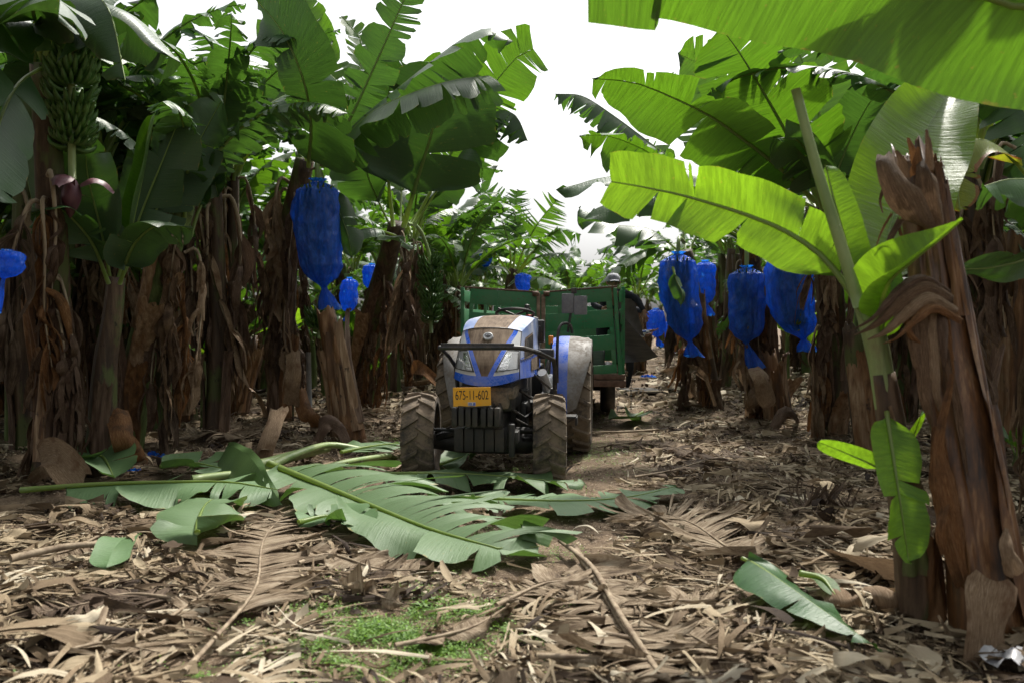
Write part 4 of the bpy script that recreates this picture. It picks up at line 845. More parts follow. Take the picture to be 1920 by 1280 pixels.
# sheets of padding
def sheet(name, corners, th, mat, label, cat, bulge=0.0, n=12):
    a, b, c, d = [np.asarray(k, float) for k in corners]; u = np.linspace(0, 1, n)
    A = np.array([[(a*(1-i)+b*i)*(1-j)+(d*(1-i)+c*i)*j for j in u] for i in u]); N = nrm(np.cross(b-a, d-a))
    A = A+N*(bulge*np.sin(PI*u)[:, None]*np.sin(PI*u)[None, :]+.012*np.sin(9*u)[:, None]*u[None, :])[..., None]; B = A-N*th
    mb = MB().grid(A).grid(B, flip=True)
    for e0, e1 in ((A[0], B[0]), (B[-1], A[-1]), (B[:, 0], A[:, 0]), (A[:, -1], B[:, -1])): mb.grid(np.stack([e0, e1], 0))
    o = mb.build(name, [M[mat]], None, origin=A[0, 0], sharp=50); return tag(o, label, cat)
sheet('padding_mat', [P(1151, 574, 12.0), P(1232, 668, 12.9), P(1204, 677, 13.2), P(1153, 679, 12.2)], .02, 'mat', 'dark grey padding mat hanging stiffly off the trailer side', 'mat', .16)
sheet('padding_mat', [P(1152, 556, 12.9), P(1188, 562, 13.2), P(1206, 630, 13.4), P(1152, 600, 12.9)], .015, 'mat_brown', 'brown grey padding mat folded over the trailer corner', 'mat', .06)
o = MB().box((0, 0, 0), (1.9, 2.6, .35), .05).box((.1, -.2, .22), (1.7, 2.0, .10), .04).build('padding_stack', [M['mat']], None); o.location = (TX+.1, TY+1.9, .90); o.rotation_euler = (0, 0, -YAW*.6); tag(o, 'low stack of grey padding mats seen through the trailer slots', 'mats')
o = MB().box((0, 0, 0), (.9, .6, .025), .004).box((.12, .02, .028), (.7, .5, .02), .004).build('cardboard_sheet', [M['wood']], None); o.location = (TX+.72, TY+.33, .78); o.rotation_euler = (.12, .05, .1); tag(o, 'pale cardboard sheets lying on the trailer bed', 'cardboard')
o = MB().box((0, 0, 0), (.75, .9, .05), .015).build('padding_mat', [M['mat_brown']], None); g = G(1203, 742); o.location = (g[0], g[1], .11); o.rotation_euler = (0, .02, .2); tag(o, 'flat grey padding mat lying on the ground behind the trailer', 'mat')

# ---------------------------------------------------------------- people
def cloth_mat(name, c1, c2, sc=20): return simple(name, c1, c2, (sc, sc, sc), .85, .3, spec=.2)
M['skin'] = simple('skin', (.20, .10, .06), (.26, .14, .09), (8, 8, 8), .55, .05)
M['trousers'] = cloth_mat('cloth_black', (.008, .008, .010), (.016, .016, .02)); M['shirt_dark'] = cloth_mat('cloth_dark', (.014, .016, .022), (.03, .03, .04)); M['hair'] = simple('hair_dark', (.012, .009, .008), (.02, .015, .012))
def plaid():
    t = NT('cloth_plaid'); w = t.n('ShaderNodeTexChecker'); t.put(w.inputs['Vector'], t.coord()); w.inputs['Scale'].default_value = 14
    return t.done(t.bsdf(t.mix(w.outputs['Fac'], (.55, .57, .62), (.05, .08, .25)), .85, spec=.2))
M['plaid'] = plaid(); M['cap'] = cloth_mat('cloth_pale', (.42, .42, .45), (.16, .16, .20), 9)
def skin(name, J, E, mat, parent, root, sub=2):
    names = list(J); me = bpy.data.meshes.new(name); me.from_pydata([J[k][0] for k in names], [(names.index(a), names.index(b)) for a, b in E], []); me.materials.append(M[mat])
    o = place(name, me, parent); md = o.modifiers.new('skin', 'SKIN'); md.use_smooth_shade = True
    sv = me.skin_vertices[0].data if me.skin_vertices else None
    if sv is None:
        bm = bmesh.new(); bm.from_mesh(me); bm.verts.layers.skin.verify(); bm.to_mesh(me); bm.free(); sv = me.skin_vertices[0].data
    for i, k in enumerate(names): r = J[k][1]; sv[i].radius = (r, r) if not hasattr(r, '__len__') else r; sv[i].use_root = (k == root)
    s = o.modifiers.new('subdivision', 'SUBSURF'); s.levels = sub; s.render_levels = sub; return o
def person(loc, yaw, J, label, shirt, trousers, cap):
    root = thing('person', loc, label, 'person', rot=(0, 0, yaw))
    E = [('pel', 'wai'), ('wai', 'che'), ('che', 'nek'), ('nek', 'jaw'), ('jaw', 'hed'), ('hed', 'crn')]
    for s in 'LR': E += [('pel', 'hip'+s), ('hip'+s, 'kne'+s), ('kne'+s, 'ank'+s), ('ank'+s, 'toe'+s), ('che', 'sho'+s), ('sho'+s, 'elb'+s), ('elb'+s, 'wri'+s), ('wri'+s, 'plm'+s)]
    R = dict(pel=(.135, .11), wai=(.125, .10), che=(.15, .115), nek=.055, jaw=(.065, .075), hed=(.078, .09), crn=(.05, .055), hip=.085, kne=.056, ank=.038, toe=.035, sho=.055, elb=.042, wri=.028, plm=(.038, .016))
    full = {k: (v, R.get(k, R.get(k[:3]))) for k, v in J.items()}
    for s in 'LR':                                        # fingers and thumb
        w, p = np.array(J['wri'+s]), np.array(J['plm'+s]); d = nrm(p-w); sd = nrm(np.cross(d, [0, 1.0, .2])); b = nrm(np.cross(sd, d))
        for i in range(4):
            q = p+sd*(i-1.5)*.021; L = [.062, .074, .068, .052][i]
            for j, (f1, f2) in enumerate(((.5, .06), (1.0, .35))): full['f%s%d%d' % (s, i, j)] = (tuple(q+d*L*f1+b*L*f2), .0085)
            E += [('plm'+s, 'f%s%d0' % (s, i)), ('f%s%d0' % (s, i), 'f%s%d1' % (s, i))]
        full['t%s0' % s] = (tuple(w+d*.035+sd*.045), .010); full['t%s1' % s] = (tuple(w+d*.075+sd*.058+b*.015), .009); E += [('wri'+s, 't%s0' % s), ('t%s0' % s, 't%s1' % s)]
    skin('body', full, E, 'skin', root, 'pel')
    tk = [k for k in J if k[:3] in ('pel', 'hip', 'kne', 'ank')]; T_ = {k: (J[k], tuple(1.18*c for c in R[k[:3]]) if hasattr(R[k[:3]], '__len__') else R[k[:3]]*1.32) for k in tk}
    skin('trousers', T_, [e for e in E if e[0] in T_ and e[1] in T_], trousers, root, 'pel')
    sk = [k for k in J if k[:3] in ('wai', 'che', 'sho', 'elb', 'wri')]; S_ = {k: (J[k], tuple(1.16*c for c in R[k[:3]]) if hasattr(R[k[:3]], '__len__') else R[k[:3]]*1.35) for k in sk}
    skin('shirt', S_, [e for e in E if e[0] in S_ and e[1] in S_], shirt, root, 'che')
    h = np.array(J['hed']); c = np.array(J['crn']); u = nrm(c-h)
    mb = MB(); mb.lathe([(-.01, .098), (.03, .104), (.07, .096), (.105, .065), (.12, .001)], 20, 'z'); V = mb.V[0]; V[:, 1] *= 1.15
    bm = MB().raw(V, mb.F); bm.raw([[-.07, -.10, .01], [-.06, -.19, -.005], [0, -.215, .0], [.06, -.19, -.005], [.07, -.10, .01], [0, -.11, .02]], [[0, 1, 2, 5], [5, 2, 3, 4]])
    o = bm.build('cap', [M[cap]], root, sharp=60); o.location = h+u*.015; o.rotation_euler = Vector((0, 0, 1)).rotation_difference(Vector(u)).to_euler()
    fc = nrm(np.cross(np.cross(u, [0, -1.0, 0]), u)); rt = np.cross(u, fc)
    MB().tube([h+fc*.088+u*.01, h+fc*.112-u*.03, h+fc*.092-u*.04], [.010, .017, .012], 8).build('nose', [M['skin']], root)
    for s in (-1, 1):
        MB().lathe([(-.012, .001), (-.009, .009), (0, .012), (.009, .009), (.012, .001)], 10, 'x', tuple(h+fc*.078+rt*s*.032+u*.005)).build('eye', [M['ink']], root)
        MB().tube([h+rt*s*.082+u*.02, h+rt*s*.095-fc*.01, h+rt*s*.082-u*.035], [.012, .020, .010], 8).build('ear', [M['skin']], root)
    MB().tube([h+fc*.078-u*.072-rt*.022, h+fc*.086-u*.07, h+fc*.078-u*.072+rt*.022], .007, 6).build('mouth', [M['flower_red']], root)
    for s in 'LR':
        a, t = np.array(J['ank'+s]), np.array(J['toe'+s]); MB().tube([a+np.array([0, .05, -.055]), a+np.array([0, .0, -.045]), t+np.array([0, .0, -.01]), t+(t-a)*.25], [.036, .05, .043, .028], 12).build('shoe', [M['ink']], root)
    return root
g = G(1180, 737)
J = dict(pel=(0, .03, .93), wai=(.0, .03, 1.07), che=(0, -.05, 1.30), nek=(-.02, -.09, 1.45), jaw=(-.03, -.13, 1.52), hed=(-.03, -.145, 1.59), crn=(-.03, -.135, 1.68),
         hipL=(-.09, .03, .88), kneL=(-.10, -.03, .50), ankL=(-.09, .04, .09), toeL=(-.10, -.12, .045), hipR=(.09, .03, .88), kneR=(.08, -.02, .50), ankR=(.10, .05, .09), toeR=(.11, -.11, .045),
         shoL=(-.18, -.04, 1.39), elbL=(-.28, -.22, 1.20), wriL=(-.25, -.44, 1.24), plmL=(-.24, -.53, 1.26), shoR=(.18, -.04, 1.39), elbR=(.26, -.12, 1.14), wriR=(.10, -.34, 1.16), plmR=(.05, -.42, 1.18))
person((g[0], g[1], .02), 1.35, J, 'person in black trousers and checked sleeves standing behind the hanging mat', 'plaid', 'trousers', 'shirt_dark')
h_ = P(1150, 528, 13.1)
J = dict(pel=(0, .05, .78), wai=(.0, .0, .90), che=(.03, -.12, 1.10), nek=(.04, -.18, 1.20), jaw=(.045, -.22, 1.255), hed=(.045, -.235, 1.32), crn=(.045, -.235, 1.41),
         hipL=(-.09, .05, .74), kneL=(-.12, -.14, .42), ankL=(-.11, .04, .09), toeL=(-.12, -.12, .045), hipR=(.09, .05, .74), kneR=(.11, -.14, .42), ankR=(.11, .05, .09), toeR=(.12, -.11, .045),
         shoL=(-.15, -.12, 1.16), elbL=(-.26, -.26, .98), wriL=(-.12, -.44, .92), plmL=(-.06, -.51, .90), shoR=(.21, -.12, 1.16), elbR=(.40, -.18, 1.08), wriR=(.50, -.26, .88), plmR=(.52, -.30, .80))
person((h_[0]-.045, h_[1]+.235, .72), 0.0, J, 'person in a pale cap and dark sleeves bending over the trailer corner', 'shirt_dark', 'trousers', 'cap')
# ---------------------------------------------------------------- hero plants
def hero(base, label, group=None): return thing('banana_plant', (base[0], base[1], 0), label, 'banana plant', group)
def hstem(root, pts, rad, seed, mat='stem', name='pseudostem', torn=0.0):
    pts = [np.asarray(p) for p in pts]; rel = np.array(root.location[:]); pts[0] = pts[0]-np.array([0, 0, .06])
    return stem_geo(MB(), pts, rad, seed, torn=torn).build(name, [M[mat]], root, origin=pts[0], rel=rel)
def hsheath(root, pts, rad, z0, z1, ang, span, peel, seed, mat='sheath', droop=0.0):
    rel = np.array(root.location[:]); pts = [np.asarray(p) for p in pts]
    return sheath_geo(MB(), pts, rad, z0, z1, ang, span, peel, seed, droop=droop).build('dry_sheath', [M[mat]], root, origin=pts[0], rel=rel)
def rel(root): return np.array(root.location[:])
def dryset(root, at, n, seed, sc=1.0, lo=0, hi=6.28):
    R = random.Random(seed); d = np.asarray(at)-rel(root)
    for i in range(n+2):
        k = R.uniform(.45, .8); place('dry_leaf', R.choice(ARCH['dry']), root, d*k, (R.uniform(-.1, .1), R.uniform(-.1, .1), R.uniform(0, 6.3)), (.6, .8, R.uniform(.6, .95)))
    for i in range(n):
        place('dry_leaf', R.choice(ARCH['dry']), root, np.asarray(at)-rel(root)-np.array([0, 0, R.uniform(0, .5)]), (R.uniform(-.2, .2), R.uniform(-.1, .35), R.uniform(lo, hi)), sc*R.uniform(.8, 1.2))
def flap(root, pts, w, mat='sheath', side=(1, 0, 0), cup=.2, seed=0, taper=(1, 1), name='dry_sheath', label=None):
    mat = {'sheath': 'flap', 'stem_orange': 'flap_orange', 'sheath_dark': 'flap_dark'}.get(mat, mat); mb = MB(); bend_strip(mb, pts, w, side, cup, seed, nv=9, taper=taper); o = mb.build(name, [M[mat]], root, origin=np.asarray(pts[0]), rel=rel(root) if root else None)
    return o

# --- L2: the tall dark plant with the big blue bag
b = G(525, 800); L2 = hero(b, 'tall dark stemmed banana plant behind the large blue bag left of the tractor')
sp = [b, P(528, 640, 12.2), P(540, 450, 12.0), P(572, 300, 11.7)]; sr = [.19, .165, .15, .12]
hstem(L2, sp, sr, 11); D = 11.6
for k, (z0_, z1_, a, s_, pe, m) in enumerate([(.0, .9, -1.9, 1.0, .10, 'sheath_dark'), (.1, 1.3, -.9, 1.1, .12, 'stem_orange'), (.0, .55, -2.7, 1.1, .22, 'sheath'), (1.0, 2.2, -2.2, .9, .18, 'sheath_dark'), (1.2, 2.6, -.8, .8, .16, 'sheath_dark')]): hsheath(L2, sp, sr, z0_, z1_, a, s_, pe, 20+k, m)
cr = (585, 300)
leaf(L2, rel(L2), PP((580, 310, 10.6), (584, 230, 9.8), (570, 150, 9.3), (530, 60, 9.2), (480, 0, 9.4)), .54, up=(.1, .9, .4), pet=.05, tears=8, droop=.15, curl=.4, mat='leaf_shade_tint', seed=1, wr=(1.15, .45), jit=.2, r0=.03)
leaf(L2, rel(L2), PP((600, 310, 11.5), (650, 235, 11.5), (708, 112, 11.3), (762, -10, 11.2), (800, -90, 11.2)), .31, up=(-.2, 1, .2), pet=.10, tears=18, droop=.05, curl=.2, seed=2, jit=.22, gap=.14, r0=.03)
leaf(L2, rel(L2), PP((608, 310, 11.4), (660, 238, 11.2), (765, 150, 10.9), (868, 72, 10.7), (922, 53, 10.6), (962, 78, 10.5)), .46, up=(0, .1, 1), pet=.12, tears=14, droop=.7, curl=.45, seed=3, jit=.25, r0=.03)
leaf(L2, rel(L2), PP((605, 310, 11.4), (640, 266, 11.0), (700, 208, 10.6), (778, 172, 10.3), (850, 150, 10.2), (916, 142, 10.2)), .48, up=(0, .1, 1), pet=.12, tears=11, droop=.9, curl=.45, seed=4, jit=.22, tip='cut', r0=.03)
leaf(L2, rel(L2), PP((575, 300, 11.2), (560, 200, 10.6), (585, 130, 10.1), (630, 150, 9.7), (650, 215, 9.5)), .26, up=(0, .2, 1), pet=.35, tears=8, droop=1.0, curl=1.1, seed=5, jit=.7, mat='leaf_cut', gap=.2)
leaf(L2, rel(L2), PP((570, 300, 11.9), (520, 210, 12.2), (430, 130, 12.4), (350, 120, 12.6)), .42, up=(0, .1, 1), tears=10, droop=.6, curl=.5, seed=6)
leaf(L2, rel(L2), PP((575, 300, 11.9), (540, 180, 12.2), (520, 60, 12.4), (540, -60, 12.6)), .30, up=(0, 1, .3), tears=5, droop=.1, curl=.3, seed=7, mat='leaf_mid')
leaf(L2, rel(L2), PP((590, 305, 12.0), (620, 180, 12.8), (600, 70, 13.2), (560, -20, 13.4)), .30, up=(0, 1, .3), tears=12, droop=.1, curl=.3, seed=8, mat='leaf_mid')
leaf(L2, rel(L2), PP((590, 305, 12.1), (650, 200, 13.2), (680, 90, 13.8), (640, 30, 14)), .30, up=(0, 1, .4), tears=22, droop=.1, curl=.3, seed=9, mat='leaf_mid', gap=.2)
dryset(L2, P(545, 320, 11.9), 5, 31, 1.0)
leaf(L2, rel(L2), PP((580, 318, 11.5), (620, 302, 11.2), (650, 300, 11.1), (672, 318, 11.0)), .10, mat='leaf_dark_dry', ribmat='midrib_dry', up=(0, .2, 1), tears=3, droop=.8, curl=.6, seed=32, pet=.4)
flap(L2, PP((600, 318, 11.4), (606, 345, 11.2), (598, 372, 11.1)), .05, 'stalk', name='fruit_stalk')
leaf(L2, rel(L2), PP((622, 352, 11.3), (634, 390, 11.1), (652, 440, 11.0), (660, 485, 11.0)), .19, up=(-.3, -.8, .4), pet=.05, tears=2, droop=.3, curl=.4, seed=33)

# --- L3: plant leaning left, crown of big dark undersides over the tractor
b = G(655, 762); L3 = hero(b, 'leaning banana plant with broad dark undersides behind the tractor nose')
sp = [b, P(675, 660, 14.4), P(712, 540, 13.8), P(745, 420, 13.2)]; sr = [.20, .18, .16, .12]
hstem(L3, sp, sr, 12)
for k, (z0_, z1_, a, s_, pe, m) in enumerate([(.0, .8, -1.5, 1.2, .18, 'sheath'), (.5, 1.6, -1.0, 1.0, .15, 'sheath_dark'), (.9, 2.2, -2.0, 1.0, .22, 'sheath'), (1.2, 2.7, -.6, .8, .14, 'stem_orange'), (1.6, 2.8, -1.7, .8, .2, 'sheath_dark')]): hsheath(L3, sp, sr, z0_, z1_, a, s_, pe, 40+k, m)
leaf(L3, rel(L3), PP((757, 425, 13), (782, 340, 12.7), (808, 255, 12.3), (826, 170, 12.0), (835, 120, 12)), .84, up=(0, .9, .3), pet=.2, tears=2, droop=-.10, curl=.35, mat='leaf_shade_tint', seed=51, r0=.045, jit=.15)
leaf(L3, rel(L3), PP((775, 420, 13.3), (850, 280, 13.3), (890, 206, 13.2), (965, 112, 13), (1000, 92, 13)), .50, mat='leaf_mid', up=(-.1, 1, .3), pet=.25, tears=11, droop=.0, curl=.2, seed=52, jit=.25, r0=.035, tip='cut', gap=.1)
leaf(L3, rel(L3), PP((738, 425, 13), (728, 330, 12.9), (722, 235, 12.7), (735, 150, 12.4), (760, 120, 12.2)), .50, up=(0, 1, .3), pet=.25, tears=4, droop=.1, curl=.4, mat='leaf_shade_tint', seed=53, r0=.04)
leaf(L3, rel(L3), PP((775, 425, 13.2), (855, 300, 13.1), (920, 215, 12.9), (965, 215, 12.7), (990, 265, 12.6)), .52, up=(0, .2, 1), pet=.25, tears=14, droop=.9, curl=.7, seed=54, jit=.35, gap=.16)
leaf(L3, rel(L3), PP((735, 430, 13.2), (690, 330, 13.2), (672, 240, 13.2), (690, 170, 13.2)), .52, up=(.2, 1, .3), pet=.2, tears=3, droop=.1, curl=.3, seed=55)
leaf(L3, rel(L3), PP((742, 440, 12.9), (700, 428, 12.5), (660, 436, 12.2), (630, 470, 12.0)), .20, up=(0, 0, 1), pet=.2, tears=4, droop=.6, curl=.5, seed=56)
leaf(L3, rel(L3), PP((740, 445, 12.9), (715, 440, 12.5), (745, 448, 12.2), (775, 468, 12.0)), .14, up=(0, 0, 1), pet=.2, tears=1, droop=.2, curl=.4, seed=57, mat='leaf_cut')
leaf(L3, rel(L3), PP((750, 425, 13.3), (760, 300, 14), (800, 180, 14.4), (850, 110, 14.6)), .45, up=(0, 1, .4), pet=.2, tears=10, droop=.2, curl=.3, seed=58, mat='leaf_mid')
leaf(L3, rel(L3), PP((765, 420, 13.4), (830, 340, 13.6), (880, 300, 13.6), (935, 310, 13.5)), .45, up=(0, .5, 1), pet=.2, tears=4, droop=.6, curl=.5, seed=59)
dryset(L3, P(750, 440, 13.2), 4, 60, .8, -1.5, .8)
b3 = P(808, 492, 13.6); bunch(L3, rel(L3), b3, 7, .145, .95, 3, stalk_from=P(765, 420, 13.3))

# --- L1: group of dark suckers and stems at the left edge
b = G(188, 893); L1 = hero(b, 'slender dark banana plant with upright rolled leaf near the purple flower')
sp = [b, P(195, 700, 8.4), P(210, 600, 8.4), P(218, 520, 8.4)]; sr = [.15, .125, .10, .08]
hstem(L1, sp, sr, 13)
hsheath(L1, sp, sr, .1, .9, -1.2, 1.2, .08, 61, 'sheath_dark'); hsheath(L1, sp, sr, .0, .6, -2.4, 1.2, .14, 62, 'sheath')
for k, (pts, w, kw) in enumerate([
    ([(218, 530, 8.4), (240, 450, 8.3), (265, 340, 8.2), (290, 215, 8.2)], .17, dict(up=(0, -1, .1), droop=-.9, curl=-.9, tears=0, pet=.3, mat='leaf_mid')),
    ([(222, 530, 8.5), (262, 410, 8.5), (310, 290, 8.5), (350, 190, 8.6)], .30, dict(up=(.2, 1, .2), droop=0, curl=.2, tears=2, pet=.15)),
    ([(210, 530, 8.4), (190, 430, 8.2), (165, 330, 8.0), (160, 250, 7.8)], .30, dict(up=(0, 1, .2), tears=2, pet=.2, droop=.1)),
    ([(205, 530, 8.3), (170, 450, 8.0), (110, 390, 7.7), (60, 400, 7.5)], .30, dict(up=(0, .8, .6), tears=3, pet=.2, droop=.3)),
    ([(225, 530, 8.3), (250, 460, 8.0), (300, 420, 7.8), (360, 430, 7.7)], .26, dict(up=(0, .5, 1), tears=3, pet=.2, droop=.4)),
    ([(225, 530, 8.6), (290, 400, 8.8), (370, 270, 9.0), (420, 180, 9)], .32, dict(up=(0, 1, .3), tears=4, pet=.2, droop=.1)),
    ([(240, 480, 8.8), (300, 330, 9.2), (385, 300, 9.4), (410, 370, 9.4)], .34, dict(up=(0, .6, 1), tears=4, pet=.3, droop=.5)),
  ]): leaf(L1, rel(L1), PP(*pts), w, seed=70+k, **dict(dict(mat='leaf_shade_tint'), **kw))
b = G(95, 905); L0 = hero(b, 'shaded banana plant carrying the open green bunch and purple flower')
sp = [b, P(100, 700, 8.1), P(95, 400, 7.8), P(80, 120, 7.6)]; sr = [.16, .14, .12, .10]
hstem(L0, sp, sr, 14)
for k in range(4): hsheath(L0, sp, sr, .2*k, .9+.4*k, -1.0-.5*k, 1.1, .12, 80+k, ['sheath_dark', 'sheath', 'stem_orange', 'sheath_dark'][k])
bunch(L0, rel(L0), P(132, 40, 7.6), 7, .15, 1.10, 5, flower='flower', stalk_from=P(85, 20, 7.6), flen=.20)
for k, (pts, w, kw) in enumerate([
    ([(80, 110, 7.6), (110, 30, 7.2), (175, 30, 6.8), (230, 110, 6.6)], .30, dict(up=(0, .2, 1), tears=3, droop=.9, pet=.2)),
    ([(80, 110, 7.6), (150, 10, 7.6), (250, 30, 7.6), (340, 120, 7.6)], .36, dict(up=(0, .3, 1), tears=5, droop=.6, pet=.2)),
    ([(80, 110, 7.6), (40, 20, 7.0), (-40, 60, 6.4), (-90, 200, 6.0)], .36, dict(up=(0, .3, 1), tears=4, droop=.7, pet=.2)),
    ([(80, 110, 7.6), (60, 0, 6.6), (70, -30, 5.6), (110, 30, 4.8)], .40, dict(up=(0, .3, 1), tears=3, droop=.4, pet=.2)),
    ([(85, 110, 7.8), (140, -30, 8.4), (230, -90, 9), (330, -60, 9.4)], .40, dict(up=(0, .3, 1), tears=4, droop=.5, pet=.2)),
    ([(85, 120, 7.6), (30, 160, 7.0), (-10, 260, 6.6), (-20, 380, 6.4)], .34, dict(up=(0, .3, 1), tears=3, droop=.9, pet=.2)),
    ([(90, 120, 7.8), (30, 200, 8.2), (50, 330, 8.4), (80, 470, 8.4)], .40, dict(up=(0, -.9, .3), tears=2, droop=.3, pet=.1)),
    ([(85, 100, 7.4), (130, -20, 6.9), (200, 10, 6.5), (235, 150, 6.4)], .36, dict(up=(0, .2, 1), tears=5, droop=.8, pet=.15)),
    ([(90, 100, 7.8), (200, 30, 9), (290, 60, 9.6), (345, 160, 9.8)], .42, dict(up=(0, .3, 1), tears=6, droop=.7, pet=.1)),
  ]): leaf(L0, rel(L0), PP(*pts), w, seed=90+k, mat='leaf_shade_tint', **kw)
dryset(L0, P(90, 300, 7.6), 3, 35, .9, -2.2, .3)
# leaning dead stem piece with torn top between them, and old stems at the edge
b = G(235, 850); L4 = hero(b, 'leaning banana stem with split tan sheaths beside the slender dark plant')
sp = [b, P(255, 720, 9.6), P(300, 520, 9.3), P(345, 385, 9.2)]; sr = [.17, .16, .14, .11]
hstem(L4, sp, sr, 15, 'stem_green')
for k, (z0_, z1_, a, s_, pe, m) in enumerate([(.2, 1.2, -1.2, 1.2, .10, 'stem_orange'), (.9, 1.9, -1.4, 1.2, .2, 'sheath'), (1.5, 2.5, -2.0, 1.0, .15, 'sheath'), (1.3, 2.2, -.6, 1.0, .2, 'sheath'), (.6, 1.7, -2.3, .9, .2, 'sheath_dark')]): hsheath(L4, sp, sr, z0_, z1_, a, s_, pe, 100+k, m)
fill_leaves(L4, 2.6, 6, 333, .9, off=tuple((sp[-1]-b)[:2])); dryset(L4, sp[-1], 3, 334, .8)

# --- R1: plant with the spreading translucent crown over the right hand bags
b = G(1560, 828); R1 = hero(b, 'banana plant with wide sunlit crown above the right hand bags')
sp = [b, P(1562, 660, 10.6), P(1555, 520, 10.3), P(1532, 385, 9.9)]; sr = [.19, .17, .15, .12]
hstem(R1, sp, sr, 16)
for k, (z0_, z1_, a, s_, pe, m) in enumerate([(.0, .7, -1.5, 1.2, .2, 'sheath'), (.3, 1.4, -2.2, 1.0, .2, 'sheath_dark'), (.8, 2.0, -.9, 1.0, .15, 'sheath_dark'), (1.4, 2.6, -2.0, .8, .15, 'sheath')]): hsheath(R1, sp, sr, z0_, z1_, a, s_, pe, 110+k, m)
for k, (pts, w, kw) in enumerate([
    ([(1535, 385, 9.8), (1510, 320, 9.6), (1455, 215, 9.2), (1390, 105, 8.9), (1350, 50, 8.8)], .62, dict(mat='leaf_mid', up=(.1, 1, .4), pet=.12, tears=6, droop=.0, curl=.25, jit=.15, r0=.035)),
    ([(1528, 375, 9.7), (1470, 320, 9.3), (1400, 265, 8.9), (1330, 216, 8.6), (1260, 182, 8.4), (1190, 155, 8.3), (1110, 147, 8.2)], .46, dict(mat='leaf_mid', up=(0, .55, 1), pet=.10, tears=6, droop=.35, curl=.3, jit=.18, r0=.033)),
    ([(1525, 385, 9.9), (1440, 345, 9.9), (1350, 325, 9.9), (1250, 318, 9.9), (1150, 330, 9.9), (1042, 356, 9.9)], .36, dict(up=(0, -.35, 1), pet=.12, tears=3, droop=.2, curl=.3, jit=.3, r0=.03)),
    ([(1540, 380, 10), (1545, 260, 10.2), (1510, 130, 10.4), (1480, 60, 10.5)], .50, dict(up=(0, 1, .3), pet=.15, tears=6, droop=.1, mat='leaf_mid')),
    ([(1545, 385, 9.9), (1590, 270, 9.8), (1640, 180, 9.6), (1690, 150, 9.5)], .45, dict(up=(0, 1, .3), pet=.12, tears=2, droop=.1)),
    ([(1545, 385, 9.7), (1600, 330, 9.3), (1660, 320, 9.0), (1710, 370, 8.8)], .40, dict(up=(0, .4, 1), pet=.15, tears=5, droop=.5)),
    ([(1540, 390, 9.6), (1520, 300, 9.0), (1490, 260, 8.6), (1450, 260, 8.3)], .36, dict(up=(0, .4, 1), pet=.2, tears=5, droop=.5)),
    ([(1550, 385, 10), (1620, 200, 10.8), (1700, 110, 11.4), (1780, 120, 11.8)], .42, dict(up=(0, .6, 1), pet=.2, tears=10, droop=.3)),
    ([(1530, 390, 9.9), (1430, 250, 10.6), (1340, 140, 11.0), (1270, 100, 11.2)], .45, dict(mat='leaf_mid', up=(0, .8, .6), pet=.15, tears=16, droop=.1, gap=.16, jit=.3)),
  ]): leaf(R1, rel(R1), PP(*pts), w, seed=120+k, **kw)
dryset(R1, P(1535, 400, 9.9), 2, 121, .7, 0, 2)
# --- R2, R3: next plants along the right edge
b = G(1455, 795); R2 = hero(b, 'banana plant with hanging brown sheaths behind the twin blue bags')
sp = [b, P(1440, 690, 12.7), P(1420, 560, 12.5), P(1395, 430, 12.2)]; sr = [.19, .17, .14, .11]
hstem(R2, sp, sr, 17)
for k, (z0_, z1_, a, s_, pe, m) in enumerate([(.0, .6, -1.2, 1.3, .25, 'sheath'), (.3, 1.3, -2.0, 1.2, .2, 'sheath_dark'), (.8, 1.9, -1.0, 1.0, .15, 'sheath_dark'), (1.3, 2.5, -1.6, .9, .18, 'sheath_dark')]): hsheath(R2, sp, sr, z0_, z1_, a, s_, pe, 140+k, m)
for k, (pts, w, kw) in enumerate([
    ([(1390, 430, 12.2), (1300, 330, 12.2), (1212, 262, 12.2), (1150, 216, 12.1), (1092, 180, 12), (1040, 176, 12)], .44, dict(up=(0, -.15, 1), pet=.15, tears=18, droop=.7, curl=.5, jit=.35, gap=.2)),
    ([(1385, 435, 12.1), (1290, 340, 11.9), (1215, 285, 11.8), (1140, 255, 11.7), (1085, 256, 11.7)], .46, dict(mat='leaf_mid', up=(0, .5, 1), pet=.15, tears=14, droop=.5, curl=.4, jit=.3, gap=.16)),
    ([(1385, 440, 12.1), (1290, 390, 12), (1200, 370, 12), (1120, 390, 12), (1085, 420, 12)], .40, dict(up=(0, -.2, 1), pet=.15, tears=5, droop=.5)),
    ([(1390, 440, 12.2), (1350, 300, 12.8), (1290, 200, 13.2), (1230, 150, 13.4)], .42, dict(mat='leaf_mid', up=(0, .8, .5), pet=.2, tears=14, droop=.1)),
    ([(1400, 435, 12.2), (1470, 340, 12.6), (1540, 300, 13), (1600, 330, 13.2)], .42, dict(up=(0, .4, 1), pet=.2, tears=6, droop=.5)),
    ([(1400, 435, 12.3), (1430, 300, 13.2), (1440, 200, 13.6), (1400, 120, 14)], .42, dict(up=(0, 1, .4), pet=.2, tears=6, droop=.1)),
  ]): leaf(R2, rel(R2), PP(*pts), w, seed=150+k, **kw)
dryset(R2, P(1398, 445, 12.2), 5, 151, .8)
b = G(1338, 772); R3 = hero(b, 'banana plant at the lane edge behind the foremost hanging bag')
sp = [b, P(1320, 680, 14.2), P(1300, 560, 14), P(1285, 470, 13.8)]; sr = [.18, .16, .13, .11]
hstem(R3, sp, sr, 18)
for k, (z0_, z1_, a, s_, pe, m) in enumerate([(.0, .6, -1.4, 1.2, .2, 'sheath_dark'), (.4, 1.4, -2.0, 1.0, .2, 'sheath_dark'), (.9, 2.0, -1.2, 1.0, .15, 'sheath')]): hsheath(R3, sp, sr, z0_, z1_, a, s_, pe, 160+k, m)
